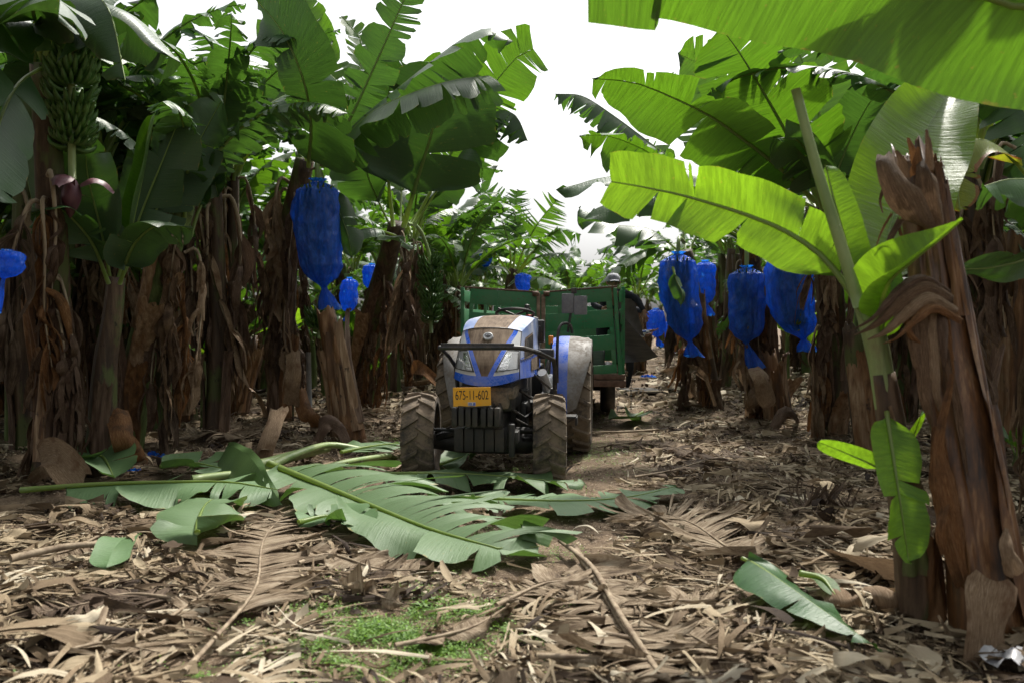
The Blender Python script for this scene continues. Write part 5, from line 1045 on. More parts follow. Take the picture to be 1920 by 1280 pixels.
for k, (pts, w, kw) in enumerate([
    ([(1280, 475, 13.8), (1230, 465, 13.7), (1180, 480, 13.6), (1145, 510, 13.5), (1118, 540, 13.4)], .36, dict(mat='leaf_mid', up=(0, .5, 1), pet=.12, tears=10, droop=.4, gap=.16)),
    ([(1280, 475, 13.8), (1220, 430, 13.8), (1150, 420, 13.8), (1085, 390, 13.8)], .40, dict(up=(0, -.2, 1), pet=.15, tears=4, droop=.4)),
    ([(1280, 475, 13.8), (1230, 440, 14.2), (1170, 450, 14.6), (1120, 470, 15)], .36, dict(up=(0, -.3, 1), pet=.15, tears=10, droop=.3)),
    ([(1290, 470, 13.9), (1330, 400, 14.2), (1390, 380, 14.4), (1440, 420, 14.5)], .4, dict(up=(0, .4, 1), pet=.15, tears=8, droop=.5)),
    ([(1285, 470, 13.9), (1270, 380, 14.4), (1220, 300, 14.8), (1180, 280, 15)], .4, dict(up=(0, .7, .6), pet=.2, tears=10, droop=.2, mat='leaf_mid')),
  ]): leaf(R3, rel(R3), PP(*pts), w, seed=170+k, **kw)
dryset(R3, P(1288, 480, 13.8), 3, 171, .8)
mb = MB(); rr = [(0, .001), (.02, .055), (.09, .075), (.17, .05), (.24, .005)]; q = P(1279, 668, 14.6)
MB().lathe([(-a, r) for a, r in rr], 14, 'z').build('flower_bud', [M['flower_red']], R3, origin=(0, 0, 0)).location = q+np.array([0, 0, .15])-rel(R3)
MB().tube(PP((1274, 640, 14.6), (1279, 660, 14.6), (1285, 700, 14.6)), .03, 8).build('fruit_stalk', [M['stalk']], R3, origin=q, rel=rel(R3))

# --- foreground right: cut dead stump, young plant, overhanging leaf
b = G(1862, 1205); S1 = hero(b, 'thick dead brown banana stump cut off above head height in the foreground')
sp = [b, P(1815, 900, 4.12), P(1768, 640, 4.2), P(1735, 440, 4.25), P(1715, 318, 4.28)]; sr = [.175, .140, .122, .108, .088]
hstem(S1, sp, sr, 19, 'stem_dead', 'dead_stem', .22)
for k, (z0_, z1_, a, s_, pe, m) in enumerate([(.0, 1.45, -2.35, .9, .02, 'stem_dead'), (.1, 1.1, -.75, 1.0, .02, 'stem_dead'), (.55, 2.15, -.62, .8, .02, 'stem_dead'), (1.3, 2.42, -1.95, .7, .02, 'stem_dead'), (1.5, 2.45, -1.1, .6, .015, 'stem_orange'), (1.75, 2.40, -.4, .7, .02, 'sheath_dark')]): hsheath(S1, sp, sr, z0_, z1_, a, s_, pe, 180+k, m)
flap(S1, PP((1752, 430, 4.08), (1722, 405, 4.02), (1692, 360, 3.98), (1668, 310, 4.02), (1664, 290, 4.06)), .14, 'flap_brown', seed=1, cup=.35, taper=(.25, .8, 1, .95, .55))
flap(S1, PP((1765, 430, 4.08), (1750, 380, 4.04), (1738, 330, 4.02), (1728, 304, 4.06)), .10, 'flap_brown', seed=2, cup=.35, taper=(.3, 1, 1, .5))
for q_, (dx, dy, w_) in enumerate([(0, 0, .10), (8, 22, .085), (-4, -14, .05), (18, 40, .05)]):
    flap(S1, PP((1785+dx, 560+dy, 4.04), (1735+dx, 535+dy, 3.985-.006*q_), (1690+dx*1.5, 560+dy, 3.935-.006*q_), (1645+dx*2, 605+dy*.7, 3.93-.006*q_), (1602+dx*3, 628+dy*.4, 3.97)), w_, ['flap_brown', 'flap', 'flap_dark', 'flap_orange'][q_], (0, .35, .9), seed=30+q_, cup=.45, taper=(.7, 1, .9, .45, .06))
for q_, (dx, y1, w_, m_) in enumerate([(-22, 720, .06, 'flap_brown'), (-4, 805, .085, 'flap_brown'), (16, 770, .07, 'flap'), (34, 700, .05, 'flap_dark'), (-34, 650, .03, 'flap_orange')]):
    flap(S1, PP((1732+dx, 575, 4.035), (1735+dx, 575+(y1-575)*.35, 4.005-.004*q_), (1741+dx*.9, 575+(y1-575)*.75, 3.995-.004*q_), (1752+dx*.5, y1, 4.02)), w_, m_, seed=40+q_, cup=-.3, taper=(.8, 1, .8, .10))
flap(S1, PP((1752, 800, 4.0), (1768, 900, 3.98), (1788, 1010, 3.96), (1808, 1100, 3.98)), .12, 'stem_orange', seed=5, cup=-.2, taper=(.2, 1, 1, .6))
for q_, (a_, b_, c_, w_) in enumerate([((1690, 410), (1668, 450), (1662, 492), .035), ((1684, 420), (1690, 455), (1672, 480), .02), ((1700, 335), (1690, 300), (1680, 282), .05), ((1725, 320), (1712, 282), (1703, 258), .055), ((1745, 320), (1742, 275), (1737, 243), .045), ((1716, 330), (1720, 300), (1722, 276), .05), ((1660, 350), (1650, 375), (1655, 400), .02), ((1672, 400), (1655, 430), (1640, 470), .012)]):
    flap(S1, PP((*a_, 4.08), (*b_, 4.06), (*c_, 4.06)), w_, 'stem_orange' if q_ % 2 else 'flap_brown', seed=60+q_, taper=(1, .8, .25))
flap(S1, PP((1846, 1290, 3.76), (1850, 1220, 3.74), (1856, 1140, 3.78), (1864, 1084, 3.86)), .19, 'sheath', seed=9, cup=.10, taper=(.8, .95, 1, 1.05))
for q_, (x_, ya, yb, w_, m_) in enumerate([(1770, 700, 1010, .03, 'stem_orange'), (1795, 640, 900, .04, 'flap_brown'), (1812, 820, 1130, .035, 'stem_orange'), (1838, 900, 1180, .05, 'sheath_dark'), (1775, 520, 700, .03, 'stem_orange'), (1860, 980, 1190, .04, 'flap_brown')]):
    k_ = (.5*(ya+yb)-318)/880; flap(S1, PP((x_-.15*(yb-ya)*.5, ya, 4.09-.05*k_), (x_, .5*(ya+yb), 4.04-.06*k_), (x_+.15*(yb-ya)*.5, yb, 4.03-.06*k_)), w_, m_, seed=90+q_, taper=(.15, 1, .3), cup=.3)
flap(S1, PP((1905, 1075, 3.85), (1890, 1030, 3.85), (1888, 990, 3.92)), .09, 'sheath', seed=10, taper=(1, .8, .2))
flap(S1, PP((1785, 700, 3.98), (1760, 850, 3.92), (1790, 1000, 3.88), (1815, 1100, 3.9)), .05, 'stem_orange', seed=11, taper=(.4, 1, 1, .5)); flap(S1, PP((1775, 940, 3.9), (1762, 990, 3.85), (1770, 1040, 3.88)), .05, 'stem_orange', seed=12, taper=(.5, 1, .6))
b = G(1727, 1178); Y1 = hero(b, 'young banana plant with bright translucent leaves before the dead stump')
sp = [b, P(1705, 1000, 4.22), P(1680, 850, 4.2), P(1655, 700, 4.2)]; hstem(Y1, sp, [.105, .085, .07, .055], 20)
hstem(Y1, [P(1662, 740, 4.2), P(1648, 670, 4.2), P(1628, 590, 4.2), P(1605, 535, 4.22)], [.050, .052, .055, .045], 21, 'stem_pale', 'green_stem')
hsheath(Y1, sp, [.105, .085, .07, .055], .0, .5, -1.0, 1.5, .03, 190, 'stem_orange'); hsheath(Y1, sp, [.105, .085, .07, .055], .3, .95, -1.8, 1.5, .04, 191, 'stem')
for k, (pts, w, kw) in enumerate([
    ([(1628, 600, 4.15), (1588, 535, 4.2), (1530, 470, 4.28), (1440, 418, 4.38), (1300, 372, 4.5), (1200, 350, 4.58), (1146, 341, 4.62)], .185, dict(up=(0, .72, .7), pet=.16, tears=4, tears2=3, droop=.05, curl=.15, jit=.18, tip='cut', wr=(1.0, .95), r0=.024, gap=.05, q0r=(.2, .6), wave=.03)),
    ([(1640, 610, 4.2), (1650, 520, 4.3), (1685, 370, 4.5), (1740, 240, 4.7), (1800, 145, 4.9)], .27, dict(up=(-.35, -1, .25), pet=.12, tears=1, droop=-.1, curl=-.2, jit=.1, r0=.024)),
    ([(1640, 610, 4.15), (1660, 535, 4.05), (1705, 492, 3.95), (1760, 450, 3.88), (1806, 411, 3.82)], .15, dict(up=(-.1, -.5, 1), pet=.06, tears=0, droop=-.75, curl=-.3, r0=.016, tip='point')),
    ([(1612, 565, 4.3), (1592, 480, 4.35), (1570, 400, 4.4), (1548, 310, 4.45)], .11, dict(up=(.5, 1, .1), pet=.05, tears=0, droop=-.3, curl=-.2, wr=(1, .5))),
    ([(1660, 772, 4.12), (1672, 850, 4.02), (1688, 950, 3.95), (1704, 1056, 3.93)], .135, dict(up=(-.25, 1, .2), pet=.03, tears=2, droop=.1, curl=.25, jit=.12, r0=.012, gap=.03)),
    ([(1662, 890, 4.15), (1640, 872, 4.15), (1590, 850, 4.2), (1534, 827, 4.25)], .055, dict(up=(0, .6, .8), pet=.08, tears=0, droop=-.1, r0=.008)),
    ([(1680, 860, 4.15), (1705, 830, 4.15), (1722, 790, 4.2), (1728, 770, 4.2)], .045, dict(up=(0, .6, .8), pet=.05, tears=0, droop=-.2, r0=.008)),
    ([(1650, 640, 4.2), (1668, 560, 4.15), (1672, 500, 4.2), (1660, 470, 4.25)], .07, dict(up=(.4, -1, .1), pet=.05, tears=0, droop=-.5, r0=.01)),
  ]): leaf(Y1, rel(Y1), PP(*pts), w, seed=200+k, mat='leaf_young', **kw)
pt = spline(PP((1612, 575, 4.15), (1580, 470, 4.15), (1530, 310, 4.18), (1492, 168, 4.2)), 16)[0]
MB().tube(pt, np.linspace(.030, .022, 16), 12, 0).build('cut_leaf_roll', [M['stalk']], Y1, origin=pt[0], rel=rel(Y1))
flap(Y1, PP((1668, 760, 4.12), (1690, 850, 4.1), (1700, 930, 4.12)), .03, 'sheath', seed=13, taper=(.6, 1, .2))
# big leaf over the top right corner; its plant stands outside the picture beside the camera
b = np.array([3.35, 3.2, 0]); O1 = hero(b, 'banana plant out of frame whose huge leaf fills the top right corner')
sp = [b, b+[0, 0, 1.2], b+[-.05, .05, 2.35]]; hstem(O1, sp, [.2, .17, .13], 22)
top = sp[-1]+np.array([0, 0, .0])
leaf(O1, rel(O1), [top, top+np.array([-.28, .1, .35]), P(1930, 15, 3.75), P(1700, -62, 3.75), P(1450, -100, 3.8), P(1270, -118, 3.85), P(1105, -105, 3.9)], .45, mat='leaf_mid', up=(0, .55, .85), pet=.14, tears=5, droop=-.02, curl=.16, jit=.07, seed=230, r0=.035, tip='cut', wr=(1, 1), gap=.012, fwd=.12, wave=.045, q0r=(.5, .85))
leaf(O1, rel(O1), [top, top+np.array([-.1, .2, .6]), top+np.array([-.7, .5, 1.05]), top+np.array([-1.3, .8, 1.0]), top+np.array([-1.9, 1.0, .6])], .34, up=(0, .2, 1), pet=.2, tears=4, droop=.2, seed=231)
leaf(O1, rel(O1), [top, top+np.array([.1, .4, .5]), top+np.array([-.1, 1.2, .7]), top+np.array([-.2, 2.0, .2])], .34, up=(0, .2, 1), pet=.2, tears=4, droop=.3, seed=232)
fill_leaves(O1, 2.4, 5, 555, 1.0, -1.8, 1.2)

b = P(2010, 640, 6.0); b[2] = 0; R4 = hero(b, 'banana plant with a yellowing leaf just past the dead stump'); sp = [b, b+[0, 0, 1.2], P(1985, 440, 6.0)]; hstem(R4, sp, [.17, .15, .12], 25)
leaf(R4, rel(R4), [sp[2], *PP((1930, 330, 5.9), (1850, 262, 5.8), (1795, 290, 5.7), (1800, 395, 5.6))], .17, mat='leaf_yellow', up=(0, -.3, 1), pet=.35, tears=3, droop=.3, curl=.4, seed=280)
leaf(R4, rel(R4), [sp[2], *PP((1960, 350, 5.6), (1900, 335, 5.3), (1840, 350, 5.1))], .26, up=(0, -.2, 1), pet=.1, tears=4, droop=.8, curl=.5, seed=281)
leaf(R4, rel(R4), [sp[2], *PP((1930, 480, 5.7), (1860, 500, 5.5), (1795, 505, 5.3))], .17, mat='leaf_shade_tint', up=(0, .7, .7), pet=.05, tears=1, droop=.1, curl=.3, seed=282)
leaf(R4, rel(R4), [sp[2], *PP((1960, 300, 6.4), (1900, 180, 6.8), (1820, 150, 7.0))], .34, up=(0, .4, 1), pet=.2, tears=6, droop=.4, curl=.4, seed=283)
dryset(R4, P(1905, 230, 6.3), 2, 284, .8); fill_leaves(R4, 2.3, 5, 285, .9, -1.2, 1.2)
# ---------------------------------------------------------------- the rest of the plantation
R6 = random.Random(77)
def row_fill():
    taken = [L2, L3, L1, L0, L4, R1, R2, R3, S1, Y1, O1]; tk = [(o.location.x, o.location.y) for o in taken]
    for side in (-1, 1):
        for k in range(8):
            y = 2.5+.6*k if k else 17.0
            while y < 46:
                ex = (-5.2 if side < 0 else 1.9)+SL*y
                x = ex+side*(2.3*k)+R6.uniform(-.4, .4); yy = y+R6.uniform(-.5, .5)
                y += R6.uniform(1.65, 2.15)*(1 if yy < 26 else 1.3)
                vis = abs(x) < .62*yy+1.2
                if not vis or yy < 6.2: continue
                if min((x-a)**2+(yy-b)**2 for a, b in tk) < 1.1: continue
                dep = 'near' if yy < 14 else 'mid' if yy < 26 else 'far'
                sd = 'left' if side < 0 else 'right'
                gk = {'near': 'close behind the first row on the %s of the lane', 'mid': 'deep among the rows on the %s of the lane', 'far': 'far down the plantation on the %s of the lane'}[dep] % sd
                n = {'near': 12, 'mid': 11, 'far': 9}[dep]
                p_ = plant(x, yy, 'banana plant %s' % gk, 'banana plants %s' % gk, seed=R6.randint(0, 10**6), h=R6.uniform(2.45, 3.25) if dep != 'far' else R6.uniform(2.2, 2.8), n=n, sc=1.08, dry=5 if dep == 'near' else 4, sh=3 if dep != 'far' else 2, lean=(R6.uniform(-.12, .12), R6.uniform(-.12, .12)))
                if dep != 'far':                          # leaves that droop low between the stems
                    for q_ in range(3 if side < 0 else 2):
                        place('leaf', R6.choice(ARCH[R6.choice(['leaf', 'leaf_mid'])]), p_, (0, 0, R6.uniform(1.5, 2.3)), (R6.uniform(-.3, .3), R6.uniform(.35, .85), R6.uniform(0, 6.3)), R6.uniform(.5, .85))
                tk.append((x, yy))
row_fill()
for i, (x, y) in enumerate([(-4.6, 5.2), (-6.6, 6.6), (-5.2, 3.0), (-7.2, 4.4), (-7.6, 8.6), (-9.4, 10.4), (-5.0, 1.2), (5.6, 5.6), (6.8, 7.6)]):  # unseen plants added beside the viewer to block sky light
    plant(x, y, 'unseen banana plant added for shade on the %s of the lane' % ('left' if x < 0 else 'right'), 'unseen banana plants added for shade on the %s' % ('left' if x < 0 else 'right'), seed=900+i, h=3.1, n=11, dry=3, sh=2, sc=1.12)
for i, (x, y, d) in enumerate([(1150, 0, 40), (1215, 0, 42), (1270, 0, 38), (1330, 0, 36), (1240, 0, 46), (1180, 0, 46), (1300, 0, 45), (1090, 0, 44), (1040, 0, 40), (1000, 0, 44)]):
    g = P(x, 640, d); plant(g[0], g[1], 'banana plant closing the far end of the lane', 'banana plants closing the far end of the lane', seed=1200+i, h=R6.uniform(1.9, 2.5), n=10)
for (x, d, h, lab) in [(405, 10.6, 3.3, 'tall leafy banana plant between the leaning split stem and the large blue bag'), (300, 12.0, 3.5, 'tall banana plant whose leaves close the sky above the leaning split stem'), (225, 13.5, 4.1, 'tallest banana plant of the shaded side, above the slender dark plant'), (330, 15.0, 4.2, 'tall banana plant rising far behind the leaning split stem'), (440, 13.0, 3.7, 'banana plant with leaves meeting the tall dark stemmed one'), (130, 12.0, 3.8, 'tall banana plant with leaves crossing above the purple flower'), (190, 10.5, 3.4, 'tall banana plant behind the purple flower'), (45, 9.6, 3.2, 'leafy banana plant behind the open green bunch'), (1700, 12.5, 3.2, 'tall banana plant behind the dead stump'), (1820, 8.2, 3.0, 'leafy banana plant between the dead stump and the picture edge')]:
    g = P(x, 640, d); plant(g[0], g[1], lab, seed=x, h=h, n=13, dry=5, sh=4, sc=1.12, kinds=('leaf',))
def lone(x, y, d, label, **kw):
    g = G(x, 640+10) if False else P(x, 640, d); return plant(g[0], g[1], label, **kw)
C1 = hero(P(962, 640, 21.0), 'banana plant with a fan of comb torn leaves rising behind the trailer'); C1.location.z = 0
cz = np.array([C1.location.x, C1.location.y, 0]); sp = [cz, cz+[0, 0, 1.2], P(958, 540, 21), P(965, 505, 21)]; hstem(C1, sp, [.2, .18, .16, .13], 23)
for k, (pts, w, kw) in enumerate([
    ([(958, 510, 21), (955, 460, 21), (935, 400, 21), (905, 355, 21), (893, 360, 21)], .48, dict(tears=26)),
    ([(962, 510, 21), (966, 460, 21), (966, 400, 21), (970, 355, 21)], .42, dict(tears=24)),
    ([(968, 510, 21), (985, 460, 20.8), (1015, 410, 20.6), (1045, 375, 20.5)], .55, dict(tears=24, mat='leaf_mid')),
    ([(970, 510, 20.8), (1000, 470, 20.5), (1050, 430, 20.3), (1090, 440, 20)], .45, dict(tears=20)),
    ([(968, 510, 21), (1010, 480, 20.5), (1060, 475, 20), (1100, 490, 20)], .45, dict(tears=22)),
    ([(955, 510, 21), (925, 470, 20.8), (890, 440, 20.6), (850, 440, 20.5)], .42, dict(tears=14)),
    ([(955, 510, 20.8), (940, 500, 20.3), (900, 500, 20), (870, 520, 20)], .40, dict(tears=12)),
    ([(965, 512, 20.8), (975, 520, 20.0), (1020, 520, 19.5), (1065, 540, 19.2)], .42, dict(tears=8)),
  ]): leaf(C1, rel(C1), PP(*pts), w, up=(.05, .9 if k < 3 else .3, .4 if k < 3 else 1), pet=.28, droop=.1 if k < 3 else .5, jit=.3, gap=.3, seed=260+k, r0=.04, holes=.06, **kw)
for (x, d, lab, h, n) in [(905, 26, 'banana plant with a single upright green leaf left of the trailer', 2.5, 9), (1070, 27, 'banana plant closing the lane behind the trailer', 2.2, 10), (1125, 33, 'distant banana plant under the bright gap of sky', 2.2, 10), (1010, 34, 'distant banana plant behind the comb leaved one', 2.4, 10), (860, 19, 'banana plant above the trailer left gate', 2.3, 9), (1195, 24, 'banana plant with pale stem beyond the walking lane', 2.2, 8), (830, 24, 'bushy banana plant left of the trailer gate', 2.3, 10)]:
    g = P(x, 640, d); plant(g[0], g[1], lab, seed=x, h=h, n=n)
def leaf_up(base, pts, w, lab, seed, **kw):
    root = hero(base, lab); leaf(root, rel(root), pts, w, seed=seed, **kw); return root
# suckers: young shoots with broad upright leaves
def sucker(x, y, lab, seed, h=.9, mat='leaf_mid', n=4, sc=1.0):
    g = G(x, y); root = thing('banana_sucker', g, lab, 'banana sucker'); R = random.Random(seed)
    hstem(root, [g, g+[0, 0, h*.5], g+[.02, 0, h]], [.05, .04, .03], seed, 'stem_green', 'green_stem')
    for i in range(n):
        a = i*2.3+R.uniform(-.4, .4); p = np.array(arch(R.uniform(.45, .7)*sc, R.uniform(55, 82), R.uniform(20, 70))); q = p.copy(); q[:, 0], q[:, 1] = p[:, 0]*math.cos(a), p[:, 0]*math.sin(a)
        leaf(root, g, q+g+[0, 0, h*.9], R.uniform(.10, .14)*sc, mat=mat, up=(-.3*math.cos(a), -.3*math.sin(a), 1), pet=.25, tears=1, droop=-.1, seed=seed+i, r0=.012)
sucker(752, 722, 'small banana sucker with broad leaves beside the tractor left wheel', 610, .75, n=5)
sucker(462, 778, 'small banana sucker with pointed leaves among the dark stems', 620, 1.35, sc=1.0)
sucker(1530, 760, 'bright banana sucker under the right hand blue bags', 630, 1.0, 'leaf_young')
sucker(1905, 900, 'green banana sucker by the dead stump', 640, .25, 'leaf_mid', 3, .7)
sucker(700, 770, 'low banana sucker behind the leaning plant', 650, .5, n=4)
def dup_tree(o, parent=None):
    c = o.copy(); COL.objects.link(c); c.parent = parent
    for ch in list(o.children): dup_tree(ch, c)
    return c
proto = [o for o in COL.objects if o.name.startswith('banana_sucker')][:3]
for i in range(26):
    sd = -1 if i < 17 else 1; y = R6.uniform(9.0, 19); x = (-5.0 if sd < 0 else 2.2)+SL*y+sd*R6.uniform(.2, 3.2)
    c = dup_tree(proto[i % 3]); c.location = (x, y, 0); c.rotation_euler = (0, 0, R6.uniform(0, 6.28)); c.scale = (R6.uniform(.9, 1.5),)*3
    c['label'] = 'young green banana sucker growing among the brown stems on the %s' % ('left' if sd < 0 else 'right'); c['group'] = 'young banana suckers among the stems on the %s' % ('left' if sd < 0 else 'right')
# cut leaning stubs and loose flaps at the stem feet
def stub(x, y, top, w, lab, seed, mat='sheath', dz=0.0):
    g = G(x, y); d = g[1]*CP+HC*SP; tp = P(top[0], top[1], d+dz); root = thing('banana_stub', g, lab, 'cut banana stem')
    hstem(root, [g, (g*.5+tp*.5)+[0, .03, 0], tp], [w*1.1, w*.9, w*.62], seed, mat, 'dead_stem', .16)
    sp = [g, g*.5+tp*.5, tp]; L = np.linalg.norm(tp-g)
    for k in range(4): hsheath(root, sp, [w*1.1, w*.9, w*.62], L*.05*k, L*(.75+.1*k), -2.3+.75*k, 1.2, .07+.03*k, seed+k, ['sheath', 'stem_orange', 'sheath', 'sheath_dark'][k])
stub(658, 832, (612, 590), .17, 'split tan banana stub leaning under the large blue bag', 700, 'stem_orange')
stub(1462, 800, (1440, 668), .17, 'tan dead banana stub below the twin blue bags', 710, 'sheath')
stub(705, 735, (800, 715), .08, 'bent brown banana stub by the tractor left wheel', 720, 'sheath')
stub(440, 790, (470, 640), .15, 'broad dead stub with peeling bark among the dark stems', 730, 'stem')
stub(350, 800, (318, 575), .16, 'dark banana stub standing deep in shade', 740, 'stem')
stub(1640, 860, (1600, 620), .16, 'rough brown banana stub beyond the young plant', 750, 'stem')
stub(1880, 860, (1905, 450), .22, 'orange brown dead stem at the edge of the picture', 760, 'stem_orange')
def ground_flap(pts, w, lab, seed, mat='sheath', side=(1, 0, 0), cup=.25, taper=(1, 1, 1)):
    o = flap(None, pts, w, mat, side, cup, seed, taper, 'dry_sheath'); return tag(o, lab, 'dead leaf sheath')
ground_flap([G(490, 868), P(500, 830, 9.2), P(515, 790, 9.4), P(525, 765, 9.6)], .19, 'straight pale sheath propped against the tall dark stem', 1, cup=.1)
ground_flap([P(545, 760, 10.6), P(548, 720, 10.4), P(550, 690, 10.4), P(548, 660, 10.5)], .18, 'short tan sheath flap standing beside the tall stem', 2, cup=.2)
ground_flap([G(600, 815), P(590, 790, 10.6), P(572, 770, 10.6), P(560, 730, 10.8)], .18, 'orange brown sheath curling at the foot of the pipe', 3, 'stem_orange')
ground_flap([G(660, 845), P(640, 800, 10), P(612, 790, 9.9), P(590, 830, 9.8)], .22, 'wide folded brown sheath below the leaning stub', 4, 'sheath_dark', (0, .6, .6))
ground_flap([G(100, 905), P(70, 870, 7.6), P(100, 850, 7.4), P(150, 900, 7.2)], .26, 'folded tan sheath heaped at the foot of the shaded plant', 5, 'sheath', (0, .5, 1))
ground_flap([G(265, 880), P(235, 830, 8.2), P(225, 790, 8.3), P(215, 770, 8.4)], .22, 'orange sheath bending away from the slender dark plant', 6, 'stem_orange', (.5, .5, .2))
ground_flap([G(1600, 1160), P(1580, 1130, 4.3), P(1565, 1105, 4.4), P(1548, 1108, 4.5)], .15, 'pale upright curled sheath in the right foreground', 7, 'sheath')
ground_flap([G(1672, 1170), P(1668, 1130, 4.25), P(1655, 1105, 4.3), P(1635, 1100, 4.4)], .12, 'smaller pale curled sheath before the young plant', 8, 'sheath')
ground_flap([G(1560, 1070), G(1620, 1085, .06), G(1690, 1110, .08), G(1720, 1120, .05)], .22, 'fallen log like rolled tan sheath left of the young plant', 9, 'sheath', (0, 1, .3), .8)
ground_flap([P(1440, 760, 11.5), P(1430, 720, 11.4), P(1425, 700, 11.5), P(1418, 690, 11.7)], .22, 'brown sheath flap leaning at the lane edge', 10, 'sheath')
ground_flap([G(1410, 790), P(1412, 760, 12.2), P(1420, 730, 12.2), P(1425, 712, 12.3)], .20, 'upright cut sheath under the pair of bags', 11, 'sheath')
ground_flap([G(1298, 760), P(1297, 720, 14.6), P(1294, 690, 14.8), P(1290, 660, 15)], .16, 'thin curved sheath by the red flower bud', 12, 'sheath', taper=(1, .7, .3))
ground_flap([G(1500, 800), P(1490, 775, 11.2), P(1470, 770, 11.1), P(1450, 800, 11.0)], .14, 'folded sheath on the litter below the right bags', 13, 'sheath_dark', (0, .6, .6))
ground_flap([G(768, 720), P(778, 690, 12.5), P(800, 700, 12.3), P(825, 722, 12.2)], .2, 'bent orange sheath left of the tractor bonnet', 15, 'stem_orange', (0, .6, .6))
ground_flap([G(1240, 700), P(1290, 690, 14), P(1330, 720, 13.8), P(1340, 760, 13.6)], .14, 'long drooping sheath beyond the blue scrap', 16, 'sheath', (0, .6, .6))
o = MB().tube([G(581, 800)-[0, 0, .05], P(580, 740, 12.1), P(578, 660, 12.1)], .035, 10).build('pipe_post', simple('zinc', (.20, .21, .22), (.30, .31, .32), rough=.5, metal=.3), origin=G(581, 800)); tag(o, 'grey metal pipe post beside the tall dark stem', 'post')
# ---------------------------------------------------------------- blue bags
bag(595, 335, 578, 88, 11.0, 'large blue plastic bag on a banana bunch left of the tractor', 1, (.12, .1), .26, inner=True)
bag(1272, 472, 668, 72, 13.2, 'blue bag with a green leaf hooked over it by the lane', 2, (.35, 0), .22, inner=True)
bag(1400, 498, 694, 70, 11.9, 'blue bag with long twisted tail, left of the pair', 3, (.05, .2), .36, inner=True)
bag(1480, 470, 660, 90, 11.4, 'widest blue bag hanging under the crown on the right', 4, (.45, .3), .16, inner=True)
bag(1322, 488, 592, 40, 15.5, 'blue bag half hidden behind the leaf hooked one', 5, (.1, 0), .2)
bag(1230, 578, 650, 34, 19.5, 'small distant blue bag beside the hanging padding', 6, (.1, .1), .2)
bag(1256, 600, 660, 20, 21, 'narrow distant blue bag next to another one', 7, (.1, .1), .2)
bag(697, 494, 566, 34, 15.0, 'blue bag seen behind the leaning stem', 8, (.1, .1), .2)
bag(655, 520, 612, 34, 14.5, 'blue bag low between the large bag and the leaning stem', 9, (-.1, .1), .22)
bag(712, 548, 602, 22, 15.8, 'sliver of blue bag behind the tan stubs', 10, (-.1, .1), .2)
bag(14, 468, 584, 60, 6.7, 'blue bag in deep shade at the picture edge', 11, (-.2, .1), .25)
bag(910, 474, 516, 26, 20, 'tilted blue bag high above the trailer gate', 12, (-.3, .1), .15)
bag(980, 512, 566, 30, 18.5, 'blue bag hanging over the trailer between its gates', 13, (.1, .1), .2)
bag(381, 536, 590, 12, 17, 'thin blue bag glimpsed between shaded stems', 14, (.1, .1), .2)
bag(1900, 596, 652, 24, 9.5, 'dark blue bag behind the dead stump', 15, (.1, .1), .2)
bag(1578, 610, 648, 34, 12.5, 'low blue bag behind the pale cut leaf roll', 16, (.1, .1), .2)
bag(108, 320, 372, 22, 8.6, 'blue bag peeping beside the purple flower', 17, (.1, .1), .2)
for (x, y, d, plant_, tx, ty, td) in [(595, 335, 11.0, L2, 585, 300, 11.5), (1272, 472, 13.2, R3, 1283, 455, 13.8), (1400, 498, 11.9, R2, 1396, 425, 12.2), (1480, 482, 11.4, R1, 1530, 385, 10)]:
    a, c = P(tx, ty, td), P(x, y, d); m = (a+c)/2+np.array([(c-a)[0]*.3, (c-a)[1]*.3, .12]); pts = spline([a, m, c+[0, 0, .12], c-[0, 0, .06]], 12)[0]
    MB().tube(pts, .03, 8).build('fruit_stalk', [M['stalk']], plant_, origin=pts[0], rel=rel(plant_))
o = leaf(None, None, PP((1262, 500, 12.85), (1268, 525, 12.72), (1280, 552, 12.62), (1276, 576, 12.6)), .13, mat='leaf', up=(0, -1, .2), pet=.2, tears=1, droop=.3, seed=270, wr=(.6, 1.2), tip='point'); tag(o, 'pointed green leaf hooked over the front of a blue bag', 'leaf')
bunch(L2, rel(L2), P(598, 590, 11.3), 2, .10, .9, 8)
nb = hero(G(430, 770), 'banana plant with an uncovered dark bunch deep in shade'); hstem(nb, [G(430, 770), P(425, 600, 14), P(415, 400, 13.8)], [.18, .16, .12], 24); bunch(nb, rel(nb), P(424, 455, 13.4), 8, .11, 1.0, 9, stalk_from=P(415, 400, 13.7)); fill_leaves(nb, 3.1, 7, 99); dryset(nb, P(415, 410, 13.8), 4, 98)
# blue film scraps on the ground
def scrap(x, y, sz, lab, seed):
    rg = np.random.default_rng(seed); g = G(x, y); n = 9; X, Y = np.meshgrid(np.linspace(-1, 1, n), np.linspace(-1, 1, n), indexing='ij')
    A = np.stack([g[0]+sz*(X+.2*rg.normal(size=X.shape)), g[1]+sz*.6*(Y+.2*rg.normal(size=X.shape)), float(hgt(g[0], g[1]))+.05+.10*sz*3*np.abs(rg.normal(size=X.shape))*(1-.6*np.abs(X))], -1)
    tag(MB().grid(A).build('film_scrap', [M['bag']], origin=g), lab, 'plastic scrap')
scrap(291, 862, .10, 'crumpled blue film scrap on the litter under the shaded plants', 1); scrap(252, 900, .05, 'tiny blue film scrap behind the fallen leaf', 2); scrap(1215, 710, .16, 'blue film scrap on the far litter beside the person', 3)
M['film_clear'] = simple('film_clear', (.24, .24, .25), (.36, .36, .38), (9, 9, 9), .35, .4)
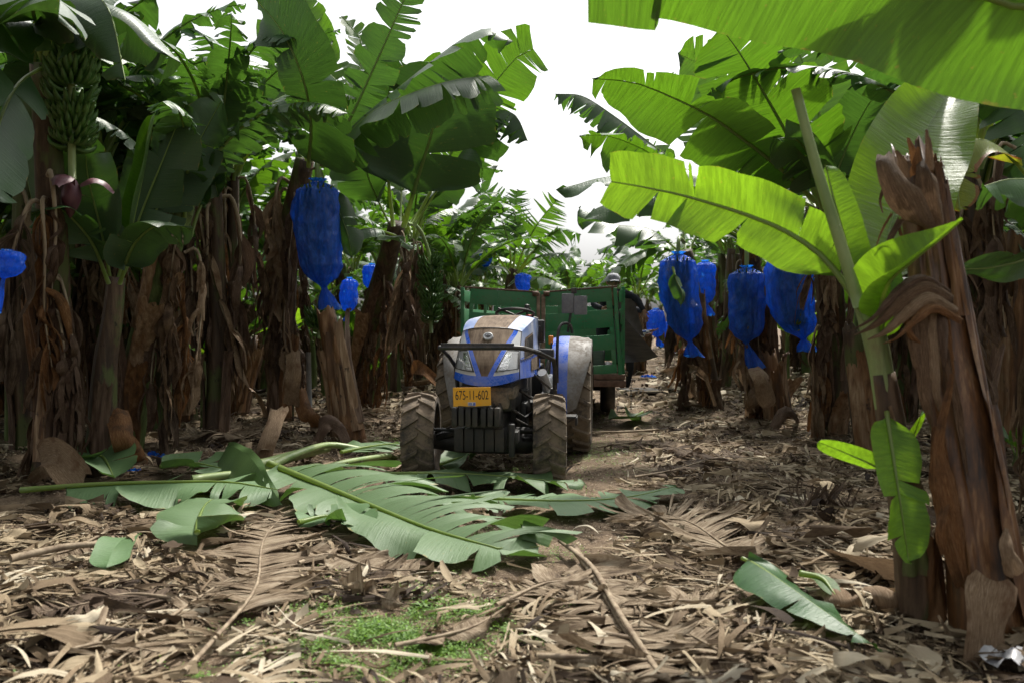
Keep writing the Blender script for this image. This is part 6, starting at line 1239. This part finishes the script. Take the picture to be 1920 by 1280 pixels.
def white_scrap():
    rg = np.random.default_rng(4); g = G(1895, 1270); n = 8; X, Y = np.meshgrid(np.linspace(-1, 1, n), np.linspace(-1, 1, n), indexing='ij')
    A = np.stack([g[0]+.10*X, g[1]+.08*Y, .07+.03*np.sin(4*X+1)*np.cos(3*Y)+.03*(1-X*X)], -1); tag(MB().grid(A).build('film_scrap', [M['film_clear']], origin=g), 'clear whitish plastic scrap at the foot of the stump', 'plastic scrap')
white_scrap()
# ---------------------------------------------------------------- fallen leaves on the lane
def fallen(pts, W, lab, seed, mat='leaf_cut', lift=.06, **kw):
    q = [G(*p[:2]) for p in pts]
    for a, p in zip(q, pts): a[2] = float(hgt(a[0], a[1]))+lift+(p[2] if len(p) > 2 else 0)
    kw.setdefault('up', (0, 0, -1)); HOLES.append((np.array(q)[:, :2], W*.62)); o = leaf(None, None, q, W, mat=mat, seed=seed, name='fallen_leaf', **kw); return tag(o, lab, 'fallen leaf')
fallen([(506, 916, .10), (600, 950, .10), (700, 992, .08), (800, 1025, .06), (880, 1050, .05), (945, 1062, .03), (1010, 1050, .02)], .62, 'largest fallen green leaf, comb torn, lying before the tractor', 301, tears=8, droop=.05, curl=-.25, droop2=.50, curl2=-1.0, tears2=26, jit=.32, gap=.10, fwd=.60, pet=.05, wr=(.66, 1.12), r0=.036, q0r=(.0, .35), wave=.03, dens=34)
fallen([(40, 946, .05), (180, 946, .08), (320, 948, .10), (430, 950, .12), (520, 955, .10)], .42, 'long fallen leaf with a straight dark midrib under the shaded plants', 302, tears=9, droop=-.1, curl=-.35, jit=.3, r0=.03, pet=.16)
fallen([(430, 892, .22), (470, 920, .20), (505, 950, .12), (530, 975, .05)], .30, 'pale folded leaf triangle beside the largest fallen leaf', 303, tears=0, droop=.1, curl=.2, tip='point', pet=.0, up=(-.3, -.8, .7), rib=False, wr=(.2, 1))
fallen([(700, 918, .06), (800, 925, .10), (900, 925, .10), (1000, 928, .08), (1098, 926, .04)], .34, 'curled fallen leaf lying across the lane at the tractor wheels', 304, tears=8, droop=.25, curl=-.9, jit=.3, r0=.025, pet=.05)
fallen([(860, 955, .03), (960, 960, .05), (1080, 962, .05), (1180, 955, .04), (1268, 940, .02)], .30, 'pale torn leaf lying to the right of the tractor front', 305, tears=12, droop=.1, curl=-.4, jit=.25, r0=.016, pet=.05)
fallen([(640, 880, .08), (690, 868, .10), (740, 855, .08), (790, 846, .04)], .30, 'striped fallen leaf beside the left front wheel', 306, tears=14, droop=.15, curl=-.4, pet=.1)
fallen([(820, 890, .03), (850, 880, .05), (880, 866, .03)], .18, 'small leaf end between the front wheels', 307, tears=2, pet=.05)
fallen([(370, 1035, .05), (372, 1010, .07), (385, 985, .10), (400, 970, .08)], .30, 'square cut leaf piece below the long dark midrib', 308, tears=1, droop=.1, curl=-.35, tip='cut', pet=.0)
fallen([(200, 1084, .02), (212, 1062, .05), (226, 1045, .06), (240, 1030, .04)], .11, 'small grey green leaf scrap on the left litter', 309, tears=0, tip='cut', pet=.0, rib=False, droop=.0)
fallen([(1392, 1100, .10), (1420, 1120, .10), (1490, 1165, .08), (1560, 1205, .06), (1655, 1250, .02)], .17, 'narrow green leaf lying on the right foreground litter', 310, tears=3, droop=.25, curl=.3, up=(0, 0, 1), jit=.15, pet=.06, r0=.014, gap=.03, tip='point', mat='leaf')
fallen([(1500, 1140, .06), (1540, 1150, .06), (1565, 1168, .04)], .06, 'yellow green leaf tip behind the narrow foreground leaf', 311, tears=0, mat='leaf_mid', pet=.05)
fallen([(1205, 785, .04), (1180, 798, .06), (1140, 800, .04)], .22, 'grey green leaf piece in the trailer shade', 312, tears=1, pet=.05)
fallen([(300, 905, .05), (360, 900, .10), (420, 905, .06)], .34, 'pale leaf blade behind the long dark midrib', 313, tears=3, pet=.0, droop=.0)
fallen([(150, 905, .08), (190, 900, .14), (215, 915, .05)], .28, 'broad leaf base at the foot of the slender plant', 314, tears=1, pet=.0)
fallen([(560, 1010, .02), (620, 1000, .04), (690, 1020, .03)], .2, 'pale leaf blade tucked below the largest fallen leaf', 315, tears=3, pet=.0)
# cut green stalks lying in a heap
def stalk(pts, r, lab, seed, mat='stalk'):
    q = [G(*p[:2]) for p in pts]
    for a, p in zip(q, pts): a[2] += r+p[2]
    s = spline(q, 14)[0]; tag(MB().tube(s, np.linspace(r, r*.75, 14), 10, squash=.8).build('cut_stalk', [M[mat]], origin=q[0]), lab, 'cut stalk')
stalk([(440, 905, .04), (500, 900, .08), (560, 885, .10), (612, 868, .08)], .075, 'thick yellowed cut banana stalk on the pile', 1)
stalk([(505, 905, .10), (560, 890, .16), (620, 872, .16), (690, 868, .08)], .05, 'slender pale green stalk lying over the thick one', 2)
stalk([(360, 920, .05), (440, 912, .06), (520, 905, .05), (600, 890, .04)], .05, 'green stalk half under the fallen leaves', 3)
stalk([(560, 915, .05), (640, 893, .08), (730, 870, .05)], .045, 'green leaf stalk pointing at the left front wheel', 4)
# dead leaves large enough to pick out
def dead(pts, W, lab, seed, mat='leaf_dry', **kw):
    kw = dict(dict(tears=38, droop=.10, curl=-.35, jit=.30, gap=.36, wave=.045, crinkle=.006, r0=.014, pet=.06, lift=.055, dens=60, q0r=(.0, .3), fwd=.42), **kw); q = [G(*p[:2]) for p in pts]; lift = kw.pop('lift')
    for a, p in zip(q, pts): a[2] = float(hgt(a[0], a[1]))+lift+(p[2] if len(p) > 2 else 0)
    HOLES.append((np.array(q)[:, :2], W*.35)); o = leaf(None, None, q, W, mat=mat, ribmat='midrib_dry', up=(0, 0, -1), seed=seed, name='dead_leaf', **kw); return tag(o, lab, 'dead leaf')
dead([(1075, 1045), (1120, 1110), (1165, 1190), (1225, 1285), (1260, 1330)], .36, 'brown dead leaf with a pale stalk running to the bottom edge', 401, tears=30, pet=.12, r0=.026, wr=(1.1, .9))
dead([(345, 1290), (405, 1220), (480, 1120), (495, 1030), (545, 965)], .40, 'grey dead leaf with long forked stalk in the left foreground', 402, tears=44, pet=.22, r0=.014, jit=.3, gap=.25)
dead([(1440, 1075), (1370, 1040), (1300, 1000), (1240, 985), (1180, 1000)], .42, 'grey dead leaf with wavy combed strips, right of the lane', 403, tears=44, jit=.4, curl=-.5, droop=.25, gap=.2)
dead([(1360, 1160), (1280, 1140), (1210, 1150), (1120, 1160)], .28, 'light brown pleated dead leaf near the bottom edge', 404, tears=16, droop=.15)
dead([(1400, 1280), (1330, 1240), (1270, 1200)], .26, 'pale flat dead leaf fragment in the bottom right foreground', 405, tears=14)
dead([(620, 1110), (700, 1140), (760, 1160)], .04, 'thin straight dead stalk on the mossy patch', 406, tears=2, r0=.012)
dead([(930, 1160), (1040, 1110), (1150, 1130), (1260, 1160)], .22, 'greyish dead leaf below the largest green leaf', 407, tears=30)
dead([(740, 1240), (840, 1215), (900, 1195), (960, 1150)], .10, 'narrow curled dead strip on the moss', 408, tears=2)
dead([(200, 1010), (120, 1040), (40, 1055), (-40, 1060)], .20, 'rolled dead leaf at the left edge of the litter', 409, tears=20, droop=-.6, curl=-.8)
dead([(330, 1140), (240, 1130), (160, 1150), (60, 1170)], .26, 'dark dead leaf in the left foreground litter', 410, mat='leaf_dark_dry')
dead([(1190, 905), (1260, 900), (1330, 880), (1420, 860)], .24, 'dark curled dead leaf to the right of the tractor', 411, mat='leaf_dark_dry', droop=.3, curl=-.9)
dead([(1440, 960), (1500, 930), (1570, 925), (1640, 940)], .24, 'tan curled dead leaf before the right hand stubs', 412, droop=.3, curl=-.9)
dead([(1480, 990), (1540, 975), (1600, 990)], .2, 'brown cupped dead leaf near the young plant', 413, droop=.5, curl=.8, mat='leaf_dark_dry')
dead([(1010, 1260), (1100, 1265), (1200, 1270), (1420, 1275)], .05, 'long pale dead stalk along the bottom edge', 414, tears=2, r0=.016)
dead([(300, 1190), (340, 1160), (420, 1110), (470, 1090)], .18, 'tan dead leaf fragment by the forked stalk', 415)
dead([(1120, 850), (1180, 845), (1260, 850), (1300, 870)], .2, 'flat grey brown dead leaf in the shade behind the tractor', 416, mat='leaf_dark_dry')
dead([(560, 1075), (620, 1060), (720, 1090), (840, 1085)], .16, 'combed grey dead leaf under the largest fallen leaf', 417, tears=14)
dead([(90, 1250), (200, 1225), (300, 1245)], .3, 'orange brown dead leaf in the bottom left corner', 418, tears=20)
dead([(620, 800), (660, 790), (720, 780)], .3, 'pale dead leaf heap behind the left front wheel', 419, droop=.3)
dead([(330, 840), (400, 830), (470, 850)], .3, 'dead leaf heap in the shade under the tall plant', 420, droop=.3)
stalk([(1050, 1035, .06), (1110, 1090, .07), (1160, 1180, .07), (1232, 1290, .06)], .017, 'long pale dry stalk running from the lane to the bottom edge', 5, 'midrib_dry')
stalk([(1235, 812, .03), (1160, 818, .04), (1090, 815, .03)], .02, 'thin dry stick on the bare soil beside the rear wheel', 6, 'midrib_dry')
stalk([(20, 1075, .06), (120, 1055, .07), (200, 1045, .06)], .03, 'brown dry stalk lying at the left picture edge', 7, 'midrib_dry')
stalk([(1130, 1210, .05), (1300, 1245, .05), (1460, 1290, .04)], .012, 'thin dry stalk crossing below the narrow green leaf', 8, 'midrib_dry')
# litter and weeds
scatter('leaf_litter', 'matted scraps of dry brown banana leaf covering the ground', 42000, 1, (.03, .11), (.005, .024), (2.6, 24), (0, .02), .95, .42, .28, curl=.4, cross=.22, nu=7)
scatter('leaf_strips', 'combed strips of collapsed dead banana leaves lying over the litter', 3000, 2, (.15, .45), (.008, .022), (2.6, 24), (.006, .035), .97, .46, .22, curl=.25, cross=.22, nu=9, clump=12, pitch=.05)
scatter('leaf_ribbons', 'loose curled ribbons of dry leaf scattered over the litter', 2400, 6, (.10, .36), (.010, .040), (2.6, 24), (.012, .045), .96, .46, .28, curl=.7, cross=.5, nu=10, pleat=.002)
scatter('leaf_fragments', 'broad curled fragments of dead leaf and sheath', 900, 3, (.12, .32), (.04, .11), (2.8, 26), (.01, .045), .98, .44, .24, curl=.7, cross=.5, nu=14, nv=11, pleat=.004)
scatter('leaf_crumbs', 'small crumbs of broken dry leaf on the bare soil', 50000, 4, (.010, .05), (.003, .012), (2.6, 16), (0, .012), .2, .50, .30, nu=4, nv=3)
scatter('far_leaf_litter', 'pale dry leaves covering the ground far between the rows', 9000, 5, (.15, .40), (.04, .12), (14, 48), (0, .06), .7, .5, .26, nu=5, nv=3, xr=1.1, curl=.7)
weeds()
